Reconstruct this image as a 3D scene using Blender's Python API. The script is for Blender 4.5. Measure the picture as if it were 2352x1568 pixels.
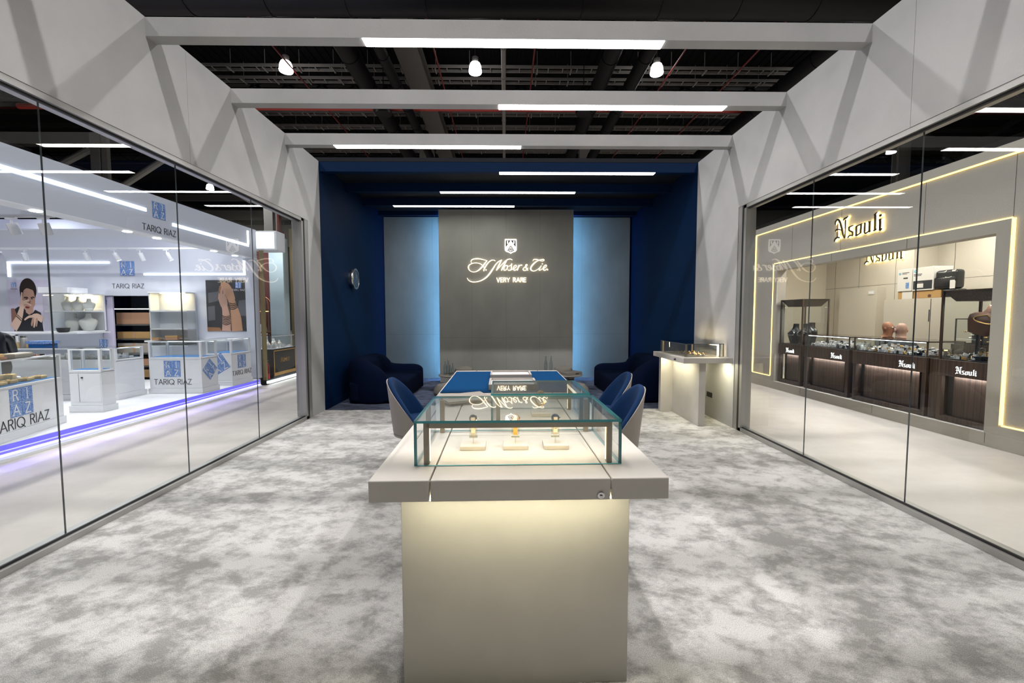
import bpy, bmesh, math, random
from mathutils import Vector, Matrix
PI = math.pi
random.seed(7)
C = bpy.context.scene.collection
for o in list(bpy.data.objects): bpy.data.objects.remove(o)
SC = bpy.context.scene
# ------------------------------------------------------------------ camera, world, exposure
YAW, PITCH, ROLL, FPX = .0157, -.0588, -.0018, 982.13
fw = Vector((math.sin(YAW)*math.cos(PITCH), math.cos(YAW)*math.cos(PITCH), math.sin(PITCH)))
rt = Vector((math.cos(YAW), -math.sin(YAW), 0)); up = rt.cross(fw)
r2 = rt*math.cos(ROLL) + up*math.sin(ROLL); u2 = -rt*math.sin(ROLL) + up*math.cos(ROLL)
cam = bpy.data.cameras.new('camera'); cam.sensor_width = 36; cam.lens = FPX/2352*36; cam.clip_start = .05; cam.clip_end = 200
co = bpy.data.objects.new('camera', cam); C.objects.link(co)
co.matrix_world = Matrix(((r2.x, u2.x, -fw.x, 0), (r2.y, u2.y, -fw.y, 0), (r2.z, u2.z, -fw.z, 1.4), (0, 0, 0, 1)))
SC.camera = co
w = bpy.data.worlds.new('world'); SC.world = w; w.use_nodes = True
w.node_tree.nodes['Background'].inputs[0].default_value = (.9, .93, 1, 1)
w.node_tree.nodes['Background'].inputs[1].default_value = .02
vs = SC.view_settings; vs.view_transform = 'Standard'; vs.look = 'None'; vs.exposure = 0; vs.gamma = 1
cy = SC.cycles; cy.use_denoising = True; cy.max_bounces = 7; cy.diffuse_bounces = 4; cy.glossy_bounces = 4
cy.transmission_bounces = 6; cy.transparent_max_bounces = 24; cy.caustics_reflective = False; cy.caustics_refractive = False
cy.sample_clamp_indirect = 4; cy.use_light_tree = True; cy.use_adaptive_sampling = True; cy.adaptive_threshold = .015
# strengths of the place's own lamps
S_BAR, S_LAMP, S_CASE, S_UNDER, S_BLUE, S_WARM, S_VIOLET, S_COOL = 15, 1380, 58, 42, 110, 3.6, 70, 3.2

def light(name, kind, loc, energy, color=(1, 1, 1), target=None, size=.1, sizey=None, spot=None, blend=.4):
    L = bpy.data.lights.new(name, kind); L.energy = energy; L.color = color
    o = bpy.data.objects.new(name, L); C.objects.link(o); o.location = loc
    if kind == 'AREA':
        L.size = size
        if sizey: L.shape = 'RECTANGLE'; L.size_y = sizey
    else: L.shadow_soft_size = size
    if spot: L.spot_size = spot; L.spot_blend = blend
    if target is not None: o.rotation_euler = (Vector(target)-Vector(loc)).to_track_quat('-Z', 'Y').to_euler()
    return o

LAMPS = [(x, y) for y in (1.15, 7.75, 14.3) for x in (-7.0, -.945, 4.94)] + [(-12.9, 7.75), (-12.9, 14.3), (-12.9, 20.9), (10.9, 7.75), (10.9, 14.3), (10.9, 20.9), (-18.2, 27.2), (-18.2, 34), (17.2, 28)]
for x, y in LAMPS:
    light('high_bay_glow', 'SPOT', (x, y, 9.21), S_LAMP, (1, .98, 1), (x, y, 0), .14, spot=2.5, blend=.6)
# booth track spots, then area fills added without fixtures to brighten the booths
for x in (-9.1, -7.95, -7.4, -6.9, -6.4): light('track_spot_glow', 'SPOT', (x, 8.12, 2.5), 13, (1, .96, .9), (x+.1, 8.7, 1.2), .05, spot=1.6, blend=.7)
for x in (-5.8, -5.43): light('track_spot_glow', 'SPOT', (x, 5.1, 2.36), 45, (1, .96, .9), (x, 5.0, .3), .05, spot=1.7, blend=.7)
for x, y in ((-7.6, 7.0), (-6.0, 6.2), (-8.6, 5.4), (-6.2, 8.0)): light('booth_fill_light', 'AREA', (x, y, 3.1), 12, (.93, .95, 1), (x, y, 0), .5)  # fills added in open air to brighten the white shop
light('booth_fill_light', 'AREA', (-5.35, 9.9, 3.25), 22, (.95, .97, 1), (-5.35, 10.0, 0), .3)  # added fills, this and the next, brighten the gold framed shop
light('booth_fill_light', 'AREA', (-6.2, 10.5, 3.25), 18, (1, .85, .75), (-6.2, 11.0, 0), .3)
for x, y in ((6.1, 8.4), (6.1, 7.3), (6.1, 6.2), (6.1, 5.2), (7.3, 8.4), (7.3, 6.8), (7.3, 5.3)):
    light('booth_fill_light', 'AREA', (x, y, 3.08), 29, (1, .93, .82), (x, y, 0), .25)  # unseen area lights added under the ceiling, no fixtures modelled

# ------------------------------------------------------------------ materials
def mat(name, col, rough=.6, metal=0, emit=0, ecol=None, spec=.5, bump=None, var=None, sheen=0, coat=0):
    m = bpy.data.materials.new(name); m.use_nodes = True; nt = m.node_tree; b = nt.nodes['Principled BSDF']
    b.inputs['Base Color'].default_value = (*col, 1); b.inputs['Roughness'].default_value = rough; b.inputs['Metallic'].default_value = metal
    b.inputs['Specular IOR Level'].default_value = spec
    if sheen: b.inputs['Sheen Weight'].default_value = sheen
    if coat: b.inputs['Coat Weight'].default_value = coat
    if emit: b.inputs['Emission Color'].default_value = (*(ecol or col), 1); b.inputs['Emission Strength'].default_value = emit
    if bump or var:
        tc = nt.nodes.new('ShaderNodeTexCoord')
    if var:   # (scale, amount, stretch xyz) tonal mottling of the material itself
        mp = nt.nodes.new('ShaderNodeMapping'); mp.inputs['Scale'].default_value = var[2] if len(var) > 2 else (1, 1, 1)
        n = nt.nodes.new('ShaderNodeTexNoise'); n.inputs['Scale'].default_value = var[0]; n.inputs['Detail'].default_value = 5
        r = nt.nodes.new('ShaderNodeMapRange'); r.inputs[1].default_value = .3; r.inputs[2].default_value = .7
        r.inputs[3].default_value = 1-var[1]; r.inputs[4].default_value = 1+var[1]
        mx = nt.nodes.new('ShaderNodeVectorMath'); mx.operation = 'SCALE'; mx.inputs[0].default_value = col
        nt.links.new(tc.outputs['Object'], mp.inputs[0]); nt.links.new(mp.outputs[0], n.inputs[0]); nt.links.new(n.outputs[0], r.inputs[0])
        nt.links.new(r.outputs[0], mx.inputs['Scale']); nt.links.new(mx.outputs[0], b.inputs['Base Color'])
    if bump:
        n2 = nt.nodes.new('ShaderNodeTexNoise'); n2.inputs['Scale'].default_value = bump[0]; n2.inputs['Detail'].default_value = 4
        bp = nt.nodes.new('ShaderNodeBump'); bp.inputs['Strength'].default_value = bump[1]; bp.inputs['Distance'].default_value = .01
        nt.links.new(tc.outputs['Object'], n2.inputs[0]); nt.links.new(n2.outputs[0], bp.inputs['Height']); nt.links.new(bp.outputs[0], b.inputs['Normal'])
    return m

def carpet(name, dark, lite, grain=.32):
    m = mat(name, lite, 1, spec=.1, sheen=.2); nt = m.node_tree; b = nt.nodes['Principled BSDF']; L = nt.links.new
    tc = nt.nodes.new('ShaderNodeTexCoord')
    mp = nt.nodes.new('ShaderNodeMapping'); mp.inputs['Scale'].default_value = (1, 1.3, 1); mp.inputs['Rotation'].default_value = (0, 0, .5)
    a = nt.nodes.new('ShaderNodeTexNoise'); a.inputs['Scale'].default_value = 5.2; a.inputs['Detail'].default_value = 9; a.inputs['Roughness'].default_value = .72; a.inputs['Distortion'].default_value = .12
    c = nt.nodes.new('ShaderNodeTexNoise'); c.inputs['Scale'].default_value = 1.3; c.inputs['Detail'].default_value = 3
    g = nt.nodes.new('ShaderNodeTexNoise'); g.inputs['Scale'].default_value = 260; g.inputs['Detail'].default_value = 2
    ad = nt.nodes.new('ShaderNodeMath'); ad.operation = 'MULTIPLY_ADD'; ad.inputs[1].default_value = .30
    cr = nt.nodes.new('ShaderNodeValToRGB'); cr.color_ramp.elements[0].position = .55; cr.color_ramp.elements[0].color = (*dark, 1)
    cr.color_ramp.elements[1].position = .72; cr.color_ramp.elements[1].color = (*lite, 1)
    mr = nt.nodes.new('ShaderNodeMapRange'); mr.inputs[1].default_value = .3; mr.inputs[2].default_value = .7; mr.inputs[3].default_value = 1-grain; mr.inputs[4].default_value = 1+grain
    sc = nt.nodes.new('ShaderNodeVectorMath'); sc.operation = 'SCALE'
    bp = nt.nodes.new('ShaderNodeBump'); bp.inputs['Strength'].default_value = .5; bp.inputs['Distance'].default_value = .01
    L(tc.outputs['Object'], mp.inputs[0]); L(mp.outputs[0], a.inputs[0]); L(tc.outputs['Object'], c.inputs[0]); L(tc.outputs['Object'], g.inputs[0])
    L(c.outputs[0], ad.inputs[0]); L(a.outputs[0], ad.inputs[2]); L(ad.outputs[0], cr.inputs[0]); L(cr.outputs[0], sc.inputs[0])
    L(g.outputs[0], mr.inputs[0]); L(mr.outputs[0], sc.inputs['Scale']); L(sc.outputs[0], b.inputs['Base Color'])
    L(g.outputs[0], bp.inputs['Height']); L(bp.outputs[0], b.inputs['Normal'])
    return m

def glass(name, tint=(.97, .99, .985), ior=1.5, gain=1.75):
    m = bpy.data.materials.new(name); m.use_nodes = True; nt = m.node_tree; nt.nodes.clear(); L = nt.links.new
    out = nt.nodes.new('ShaderNodeOutputMaterial'); mix = nt.nodes.new('ShaderNodeMixShader')
    tr = nt.nodes.new('ShaderNodeBsdfTransparent'); tr.inputs[0].default_value = (*tint, 1)
    gl = nt.nodes.new('ShaderNodeBsdfGlossy'); gl.inputs['Roughness'].default_value = 0
    fr = nt.nodes.new('ShaderNodeFresnel'); fr.inputs[0].default_value = ior
    ge = nt.nodes.new('ShaderNodeNewGeometry')
    sub = nt.nodes.new('ShaderNodeMath'); sub.operation = 'SUBTRACT'; sub.inputs[0].default_value = 1
    mu = nt.nodes.new('ShaderNodeMath'); mu.operation = 'MULTIPLY'
    g2 = nt.nodes.new('ShaderNodeMath'); g2.operation = 'MULTIPLY'; g2.inputs[1].default_value = gain; g2.use_clamp = True
    L(ge.outputs['Backfacing'], sub.inputs[1]); L(fr.outputs[0], mu.inputs[0]); L(sub.outputs[0], mu.inputs[1]); L(mu.outputs[0], g2.inputs[0])
    L(g2.outputs[0], mix.inputs[0]); L(tr.outputs[0], mix.inputs[1]); L(gl.outputs[0], mix.inputs[2]); L(mix.outputs[0], out.inputs[0])
    return m

def wood(name, a, b_):
    m = mat(name, a, .45); nt = m.node_tree; b = nt.nodes['Principled BSDF']; L = nt.links.new
    tc = nt.nodes.new('ShaderNodeTexCoord'); mp = nt.nodes.new('ShaderNodeMapping'); mp.inputs['Scale'].default_value = (60, 60, 1.2)
    n = nt.nodes.new('ShaderNodeTexNoise'); n.inputs['Scale'].default_value = 1; n.inputs['Detail'].default_value = 4
    cr = nt.nodes.new('ShaderNodeValToRGB'); cr.color_ramp.elements[0].position = .35; cr.color_ramp.elements[0].color = (*a, 1)
    cr.color_ramp.elements[1].position = .7; cr.color_ramp.elements[1].color = (*b_, 1)
    L(tc.outputs['Object'], mp.inputs[0]); L(mp.outputs[0], n.inputs[0]); L(n.outputs[0], cr.inputs[0]); L(cr.outputs[0], b.inputs['Base Color'])
    return m

def filigree(name):
    m = mat(name, (.05, .17, .5), .5); nt = m.node_tree; b = nt.nodes['Principled BSDF']; L = nt.links.new
    tc = nt.nodes.new('ShaderNodeTexCoord'); n = nt.nodes.new('ShaderNodeTexNoise'); n.inputs['Scale'].default_value = 55; n.inputs['Distortion'].default_value = 3.5; n.inputs['Detail'].default_value = 0
    cr = nt.nodes.new('ShaderNodeValToRGB'); e = cr.color_ramp.elements; e[0].position = .53; e[0].color = (.03, .13, .42, 1); e[1].position = .58; e[1].color = (.42, .55, .8, 1)
    L(tc.outputs['Object'], n.inputs[0]); L(n.outputs[0], cr.inputs[0]); L(cr.outputs[0], b.inputs['Base Color'])
    return m

M = {}
M['plaster'] = mat('plaster', (.43, .425, .415), .85, bump=(160, .12), var=(2.2, .07), spec=.2)
M['stone'] = mat('stone', (.50, .47, .425), .6, bump=(160, .03), var=(5, .05), spec=.3)
M['panelgrey'] = mat('panel_grey', (.335, .335, .30), .75, bump=(60, .1), var=(1.6, .12, (1, 1, .6)), spec=.25)
M['seam'] = mat('seam', (.05, .047, .042), .9)
M['carpet'] = carpet('grey_carpet', (.29, .28, .26), (.58, .565, .535))
M['navycarpet'] = carpet('navy_carpet', (.012, .02, .055), (.10, .13, .22))
M['aisle'] = mat('aisle_floor', (.55, .50, .445), .42, var=(1.3, .07, (.5, 2, 1)), spec=.35)
M['navy'] = mat('navy_paint', (.0010, .0150, .056), .6, bump=(50, .08), spec=.12)
M['navyceil'] = mat('navy_ceiling', (.0015, .003, .008), .8)
M['sofa'] = mat('navy_boucle', (.0012, .005, .022), .95, spec=.1, bump=(300, .3))
M['velvet'] = mat('blue_velvet', (.001, .021, .076), .8, spec=.15, sheen=.03, bump=(320, .25))
M['mat'] = mat('blue_felt', (.0012, .040, .120), .9, spec=.06, bump=(400, .3))
M['shell'] = mat('chair_shell', (.36, .325, .285), .6, spec=.3)
M['alu'] = mat('aluminium', (.42, .41, .39), .4, .6)
M['steel'] = mat('steel', (.65, .64, .62), .22, 1)
M['bronze'] = mat('bronze_frame', (.36, .31, .24), .38, .7)
M['dark'] = mat('dark_rubber', (.02, .02, .02), .6)
M['black'] = mat('black_metal', (.012, .012, .013), .5)
M['duct'] = mat('duct_black', (.005, .005, .006), .5, spec=.2)
M['roofdeck'] = mat('roof_deck', (.0028, .0028, .003), .9, spec=.1)
M['tray'] = mat('galvanised', (.20, .19, .17), .6, .2)
M['hallgrey'] = mat('hall_grey_steel', (.085, .08, .072), .6)
M['halldark'] = mat('hall_wall', (.035, .035, .038), .9)
M['red'] = mat('sprinkler_red', (.12, .012, .009), .5)
M['redpipe'] = mat('red_main_pipe', (.34, .03, .02), .5)
M['columngrey'] = mat('column_paint', (.26, .25, .23), .6)
M['white'] = mat('white_laminate', (.74, .75, .78), .35)
M['whitewall'] = mat('white_wall', (.53, .555, .63), .6)
M['beige'] = mat('beige_wall', (.50, .465, .40), .6, var=(1.5, .04))
M['ribbed'] = mat('textured_panel', (.47, .44, .39), .8, bump=(90, .5))
M['wood'] = wood('walnut', (.035, .021, .015), (.10, .062, .042))
M['glass'] = glass('clear_glass')
M['showglass'] = glass('showcase_glass', (.985, .995, .99), gain=1.9)
M['edge'] = mat('glass_edge', (.05, .30, .33), .15, emit=.05, ecol=(.1, .5, .5)); M['edge'].node_tree.nodes['Principled BSDF'].inputs['Emission Strength'].default_value = 0
M['paneedge'] = mat('pane_edge', (.07, .08, .085), .3)
def emis(n, col, s, base=(.8, .8, .8)): return mat(n, base, .5, emit=s, ecol=col)
M['bar'] = emis('light_bar', (1, .975, .93), S_BAR)
M['lampglow'] = emis('lamp_diffuser', (1, .98, 1), 14)
M['halo'] = emis('halo_light', (1, .70, .22), 22)
M['violetband'] = emis('violet_riser_glow', (.17, .14, 1), 1.0, (.03, .03, .12))  # violet LED light on the riser, given as its own emission
M['sign'] = emis('sign_light', (1, .82, .58), 1.7)
M['crestlight'] = emis('crest_light', (1, .90, .80), 1.6)
M['caselight'] = emis('case_light', (1, .80, .46), S_CASE)
M['caseglow'] = emis('case_edge_glow', (1, .85, .55), 1.8)
M['underlight'] = emis('under_light', (1, .945, .66), S_UNDER)
M['bluelight'] = emis('blue_light', (.20, .52, 1), S_BLUE)
M['warmled'] = emis('warm_led', (1, .68, .20), S_WARM, (.3, .25, .15))
M['violet'] = emis('violet_led', (.24, .20, 1), S_VIOLET)
M['violetpale'] = emis('violet_pale_led', (.72, .70, 1), 1.0, (.1, .1, .15))
M['coolled'] = emis('cool_led', (.80, .86, 1), S_COOL)
M['counterled'] = emis('counter_led', (.9, .94, 1), 70)
M['jewelled'] = emis('jewel_case_led', (.9, .95, 1), 9)
M['coolsoft'] = emis('cool_soft_led', (.85, .93, 1), 3)
M['signwhite'] = emis('sign_white', (.95, .97, 1), 1.6)
M['lightbox'] = emis('lightbox_face', (.93, .96, 1), 1.3)
M['ink'] = mat('ink', (.03, .03, .04), .6)
M['brownsign'] = mat('brown_sign', (.025, .016, .01), .35, .3)
M['logo'] = filigree('blue_filigree')
M['gold'] = mat('gold', (.75, .48, .18), .25, 1)
M['rose'] = mat('rose_gold', (.65, .33, .2), .25, 1)
M['brass'] = mat('brass_wall', (.26, .20, .09), .5, .3)
M['maroon'] = mat('maroon', (.085, .016, .022), .8)
M['bluewhite'] = mat('pale_blue_panel', (.42, .52, .56), .6)
M['bust'] = mat('white_bust', (.72, .72, .68), .5)
M['blackbust'] = mat('black_leather', (.015, .016, .018), .3)
M['brownbust'] = mat('brown_leather', (.10, .05, .03), .4)
M['gem'] = mat('jewels', (.85, .85, .86), .12, .45)
M['amber'] = mat('amber_strap', (.75, .36, .04), .5)
M['cream'] = mat('cream_strap', (.62, .55, .42), .6)
M['greystrap'] = mat('grey_strap', (.12, .12, .11), .5)
M['cushion'] = mat('honey_cushion', (.72, .50, .24), .7)
M['bluefelt'] = mat('blue_lining', (.03, .16, .42), .8)
M['brightblue'] = mat('blue_box', (.008, .10, .33), .4)
M['card'] = mat('cardboard', (.40, .24, .09), .8)
M['boxwhite'] = mat('printed_white', (.62, .60, .57), .5)
M['cyan'] = mat('cyan_print', (.05, .35, .55), .5)
M['orange'] = mat('orange_cloth', (.75, .22, .03), .7)
M['skin'] = mat('skin', (.27, .12, .07), .5)
M['skinpale'] = mat('pale_skin', (.40, .25, .19), .5)
M['suit'] = mat('grey_suit', (.045, .05, .06), .8)
M['redext'] = mat('extinguisher_red', (.40, .02, .03), .3)
M['pebble'] = mat('taupe_fabric', (.23, .21, .18), .8, bump=(200, .2))
M['bottle'] = glass('bottle_glass', (.80, .86, .88), gain=2.2)
M['acrylic'] = glass('acrylic', (.95, .93, .85), 1.45)
M['lavender'] = mat('lavender', (.50, .47, .60), .6)
M['dial'] = mat('clock_dial', (.03, .06, .12), .15)

# ------------------------------------------------------------------ mesh helpers
class MB:
    def __init__(s): s.bm = bmesh.new(); s.i = 0
    def _set(s, faces, mi):
        for f in faces: f.material_index = mi
    def box(s, x0, x1, y0, y1, z0, z1, bev=0, mi=None, seg=2, rot=None):
        mi = s.i if mi is None else mi
        cx, cy_, cz = (x0+x1)/2, (y0+y1)/2, (z0+z1)/2
        mt = Matrix.Translation((cx, cy_, cz))
        if rot: mt = mt @ rot
        r = bmesh.ops.create_cube(s.bm, size=1, matrix=mt @ Matrix.Diagonal((abs(x1-x0), abs(y1-y0), abs(z1-z0), 1)))
        vs_ = r['verts']; fs = set(f for v in vs_ for f in v.link_faces)
        if bev:
            es = list(set(e for v in vs_ for e in v.link_edges))
            q = bmesh.ops.bevel(s.bm, geom=es, offset=bev, segments=seg, affect='EDGES', profile=.5)
            fs = set(f for f in s.bm.faces if f in fs and f.is_valid) | set(q['faces'])
            vv = set(v for f in fs for v in f.verts); fs = set(f for v in vv for f in v.link_faces)
        s._set([f for f in fs if f.is_valid], mi); return s
    def cyl(s, p0, p1, r, r1=None, seg=20, mi=None, cap=True):
        mi = s.i if mi is None else mi
        p0, p1 = Vector(p0), Vector(p1); d = p1-p0
        q = d.to_track_quat('Z', 'Y').to_matrix().to_4x4()
        g = bmesh.ops.create_cone(s.bm, cap_ends=cap, segments=seg, radius1=r, radius2=r if r1 is None else r1, depth=d.length, matrix=Matrix.Translation((p0+p1)/2) @ q)
        s._set(set(f for v in g['verts'] for f in v.link_faces), mi); return s
    def sph(s, c, r, sc=(1, 1, 1), seg=16, mi=None, rot=None):
        mi = s.i if mi is None else mi
        mt = Matrix.Translation(c)
        if rot: mt = mt @ rot
        g = bmesh.ops.create_uvsphere(s.bm, u_segments=seg, v_segments=max(6, seg*2//3), radius=r, matrix=mt @ Matrix.Diagonal((*sc, 1)))
        s._set(set(f for v in g['verts'] for f in v.link_faces), mi); return s
    def loops(s, L, mi=None, cap0=True, cap1=True, closed=True):
        """rings of points joined one after another"""
        mi = s.i if mi is None else mi
        R = [[s.bm.verts.new(p) for p in l] for l in L]; fs = []
        n = len(R[0])
        for a, b in zip(R, R[1:]):
            for k in range(n if closed else n-1):
                fs.append(s.bm.faces.new((a[k], a[(k+1) % n], b[(k+1) % n], b[k])))
        if cap0: fs.append(s.bm.faces.new(R[0][::-1]))
        if cap1: fs.append(s.bm.faces.new(R[-1]))
        s._set(fs, mi); return s
    def lathe(s, prof, c=(0, 0, 0), seg=28, mi=None, sx=1, sy=1, rot=None):
        Ls = []
        for r, z in prof:
            ring = [Vector((max(r, 1e-4)*math.cos(2*PI*k/seg)*sx, max(r, 1e-4)*math.sin(2*PI*k/seg)*sy, z)) for k in range(seg)]
            if rot: ring = [rot @ p for p in ring]
            Ls.append([p+Vector(c) for p in ring])
        return s.loops(Ls, mi)
    def prism(s, poly, fn, d0, d1, mi=None):
        """2-D outline placed by fn(u, v, depth)"""
        return s.loops([[fn(u, v, d0) for u, v in poly], [fn(u, v, d1) for u, v in poly]], mi)
    def stroke(s, pts, ws, fn, d0, d1, smooth=True, mi=None):
        pts = [Vector((p[0], p[1])) for p in pts]
        if not isinstance(ws, (list, tuple)): ws = [ws]*len(pts)
        if smooth and len(pts) > 2:
            P, W = [], []
            for k in range(len(pts)-1):
                a, b, c, d = pts[max(k-1, 0)], pts[k], pts[k+1], pts[min(k+2, len(pts)-1)]
                for j in range(5):
                    t = j/5
                    P.append(.5*((2*b)+(c-a)*t+(2*a-5*b+4*c-d)*t*t+(3*b-a-3*c+d)*t**3)); W.append(ws[k]*(1-t)+ws[k+1]*t)
            P.append(pts[-1]); W.append(ws[-1])
        else: P, W = pts, ws
        L = []
        for k, p in enumerate(P):
            t = (P[min(k+1, len(P)-1)]-P[max(k-1, 0)])
            t = t.normalized() if t.length > 1e-9 else Vector((1, 0))
            n = Vector((-t.y, t.x))*W[k]/2
            a, b = p+n, p-n
            L.append([fn(a.x, a.y, d0), fn(b.x, b.y, d0), fn(b.x, b.y, d1), fn(a.x, a.y, d1)])
        return s.loops(L, mi)
    def segs(s, pts, wd, fn, d0, d1, mi=None):
        for a, b in zip(pts, pts[1:]):
            a, b = Vector(a), Vector(b); t = (b-a).normalized()*wd*.45
            s.stroke([a-t, b+t], wd, fn, d0, d1, False, mi)
        return s
    def tube(s, pts, r, seg=8, mi=None, closed=False):
        pts = [Vector(p) for p in pts]; L = []
        n = len(pts)
        for k, p in enumerate(pts):
            t = (pts[(k+1) % n] - pts[k-1]) if closed else (pts[min(k+1, n-1)]-pts[max(k-1, 0)])
            q = t.to_track_quat('Z', 'Y')
            rr = r[k] if isinstance(r, (list, tuple)) else r
            L.append([p + q @ Vector((rr*math.cos(2*PI*j/seg), rr*math.sin(2*PI*j/seg), 0)) for j in range(seg)])
        if closed: L.append(L[0])
        return s.loops(L, mi, not closed, not closed)

def chain(o):
    m = Matrix.Identity(4)
    while o: m = o.matrix_basis @ m; o = o.parent
    return m
def obj(name, mb, mats, parent=None, smooth=False, world=True, angle=35):
    """one mesh object; its points are given in world space and brought into the parent's space"""
    bm = mb.bm
    if parent is not None and world: bmesh.ops.transform(bm, matrix=chain(parent).inverted(), verts=bm.verts)
    bmesh.ops.recalc_face_normals(bm, faces=bm.faces)
    me = bpy.data.meshes.new(name); bm.to_mesh(me); bm.free()
    for m in (mats if isinstance(mats, (list, tuple)) else [mats]): me.materials.append(M[m] if isinstance(m, str) else m)
    if smooth:
        me.polygons.foreach_set('use_smooth', [True]*len(me.polygons))
        me.set_sharp_from_angle(angle=math.radians(angle))
    o = bpy.data.objects.new(name, me); C.objects.link(o)
    if parent is not None: o.parent = parent
    return o
def tag(o, label, cat, group=None, kind=None):
    o['label'] = label; o['category'] = cat
    if group: o['group'] = group
    if kind: o['kind'] = kind
    return o
def thing(name, label, cat, loc=(0, 0, 0), rotz=0, group=None, kind=None):
    o = bpy.data.objects.new(name, None); C.objects.link(o); o.location = loc; o.rotation_euler = (0, 0, rotz); o.empty_display_size = .1
    return tag(o, label, cat, group, kind)
def struct(name, mb, m, label, cat, parent=None, smooth=False):
    o = obj(name, mb, m, parent, smooth); tag(o, label, cat, kind='structure'); return o
def copy_tree(o, parent=None):
    c = o.copy(); C.objects.link(c)
    if parent: c.parent = parent
    for ch in [q for q in bpy.data.objects if q.parent == o]: copy_tree(ch, c)
    return c
def place(proto, loc, rotz, label, used=[]):
    c = proto if proto not in used else copy_tree(proto)
    used.append(proto); c.location = loc; c.rotation_euler = (0, 0, rotz); c['label'] = label; return c
def B(*a, **k): return MB().box(*a, **k)

# planes for lettering: fn(u, v, d) with d standing off the surface
def wallY(x0, y, z0, s=1): return lambda u, v, d: Vector((x0+u*s, y-d, z0+v*s))          # faces the entrance (-Y), reads along +X
def wallXp(x, y0, z0, s=1): return lambda u, v, d: Vector((x+d, y0+u*s, z0+v*s))          # faces +X, reads along +Y
def wallXn(x, y0, z0, s=1): return lambda u, v, d: Vector((x-d, y0-u*s, z0+v*s))          # faces -X, reads along -Y
FONT = {
 'T': (.66, [[(0, 1), (.66, 1)], [(.33, 1), (.33, 0)]]), 'A': (.78, [[(0, 0), (.39, 1), (.78, 0)], [(.13, .33), (.65, .33)]]),
 'R': (.55, [[(0, 0), (0, 1), (.32, 1), (.47, .93), (.52, .77), (.47, .6), (.32, .53), (0, .53)], [(.28, .53), (.56, 0)]]),
 'I': (.06, [[(.03, 0), (.03, 1)]]), 'Q': (.98, [[(.49+.48*math.cos(a*PI/10), .5+.5*math.sin(a*PI/10)) for a in range(21)], [(.58, .26), (.98, -.06)]]),
 'Z': (.6, [[(.03, 1), (.58, 1), (0, 0), (.6, 0)]]), 'P': (.5, [[(0, 0), (0, 1), (.32, 1), (.47, .92), (.5, .74), (.47, .57), (.32, .48), (0, .48)]]),
 'M': (.8, [[(0, 0), (.06, 1), (.4, .25), (.74, 1), (.8, 0)]]), 'U': (.62, [[(0, 1), (0, .3), (.08, .09), (.31, 0), (.54, .09), (.62, .3), (.62, 1)]]),
 'S': (.5, [[(.47, .85), (.36, .98), (.18, 1), (.04, .88), (.04, .68), (.16, .56), (.36, .46), (.48, .32), (.46, .12), (.3, 0), (.12, .02), (0, .16)]]),
 'V': (.7, [[(0, 1), (.35, 0), (.7, 1)]]), 'E': (.48, [[(.48, 1), (0, 1), (0, 0), (.48, 0)], [(0, .52), (.42, .52)]]),
 'Y': (.66, [[(0, 1), (.33, .48), (.66, 1)], [(.33, .48), (.33, 0)]])}
def text_width(t, sp): return sum((FONT[c][0] if c != ' ' else .35)+sp for c in t)-sp
def write(mb, t, fn, h, wd, sp=.22, d0=0, d1=.004, centre=True, mi=None):
    x = -text_width(t, sp)/2 if centre else 0
    for c in t:
        if c != ' ':
            for pl in FONT[c][1]: mb.segs([((x+p[0])*h, p[1]*h) for p in pl], wd, fn, d0, d1, mi)
        x += (FONT[c][0] if c != ' ' else .35)+sp
    return mb
def emblem(fn, s, rot=0):
    """four blue filigree tiles with R I A Z in white, side s, centred"""
    mb = MB(); ca, sa = math.cos(rot), math.sin(rot)
    f = lambda u, v, d: fn((u*ca-v*sa)*s, (u*sa+v*ca)*s, d)
    for cx, cz, ch in ((-.255, .255, 'R'), (.255, .255, 'I'), (-.255, -.255, 'A'), (.255, -.255, 'Z')):
        h = .245; mb.prism([(cx-h, cz-h), (cx+h, cz-h), (cx+h, cz+h), (cx-h, cz+h)], f, 0, .003, 0)
        wd, pls = FONT[ch]
        for pl in pls: mb.segs([(cx+(p[0]-wd/2)*.36, cz+(p[1]-.5)*.36) for p in pl], .045, f, .003, .0045, 1)
        feet = {'R': (0, .55), 'I': (.03,), 'A': (0, .78), 'Z': ()}[ch]
        for q in feet: mb.segs([(cx+(q-wd/2)*.36-.045, cz-.18), (cx+(q-wd/2)*.36+.045, cz-.18)], .02, f, .003, .0045, 1)
    return mb
# ================================================================== THE ROOM
XL, XR, H = -2.70, 2.84, 3.65
mb = MB(); mb.box(XL-.12, XR+.12, -1.6, 6.385, -.03, 0); struct('floor', mb, 'carpet', 'mottled pale grey carpet across the open front of the stand', 'floor')
mb = MB(); mb.box(XL-.02, XR+.02, 6.385, 9.8, -.03, .002); struct('floor_alcove', mb, 'navycarpet', 'mottled navy carpet inside the dark blue alcove', 'floor')
mb = MB(); mb.box(-26, 26, -12, 45, -.12, -.031); struct('floor_hall', mb, 'aisle', 'smooth pale beige floor of the exhibition hall outside the glass', 'floor')
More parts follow.
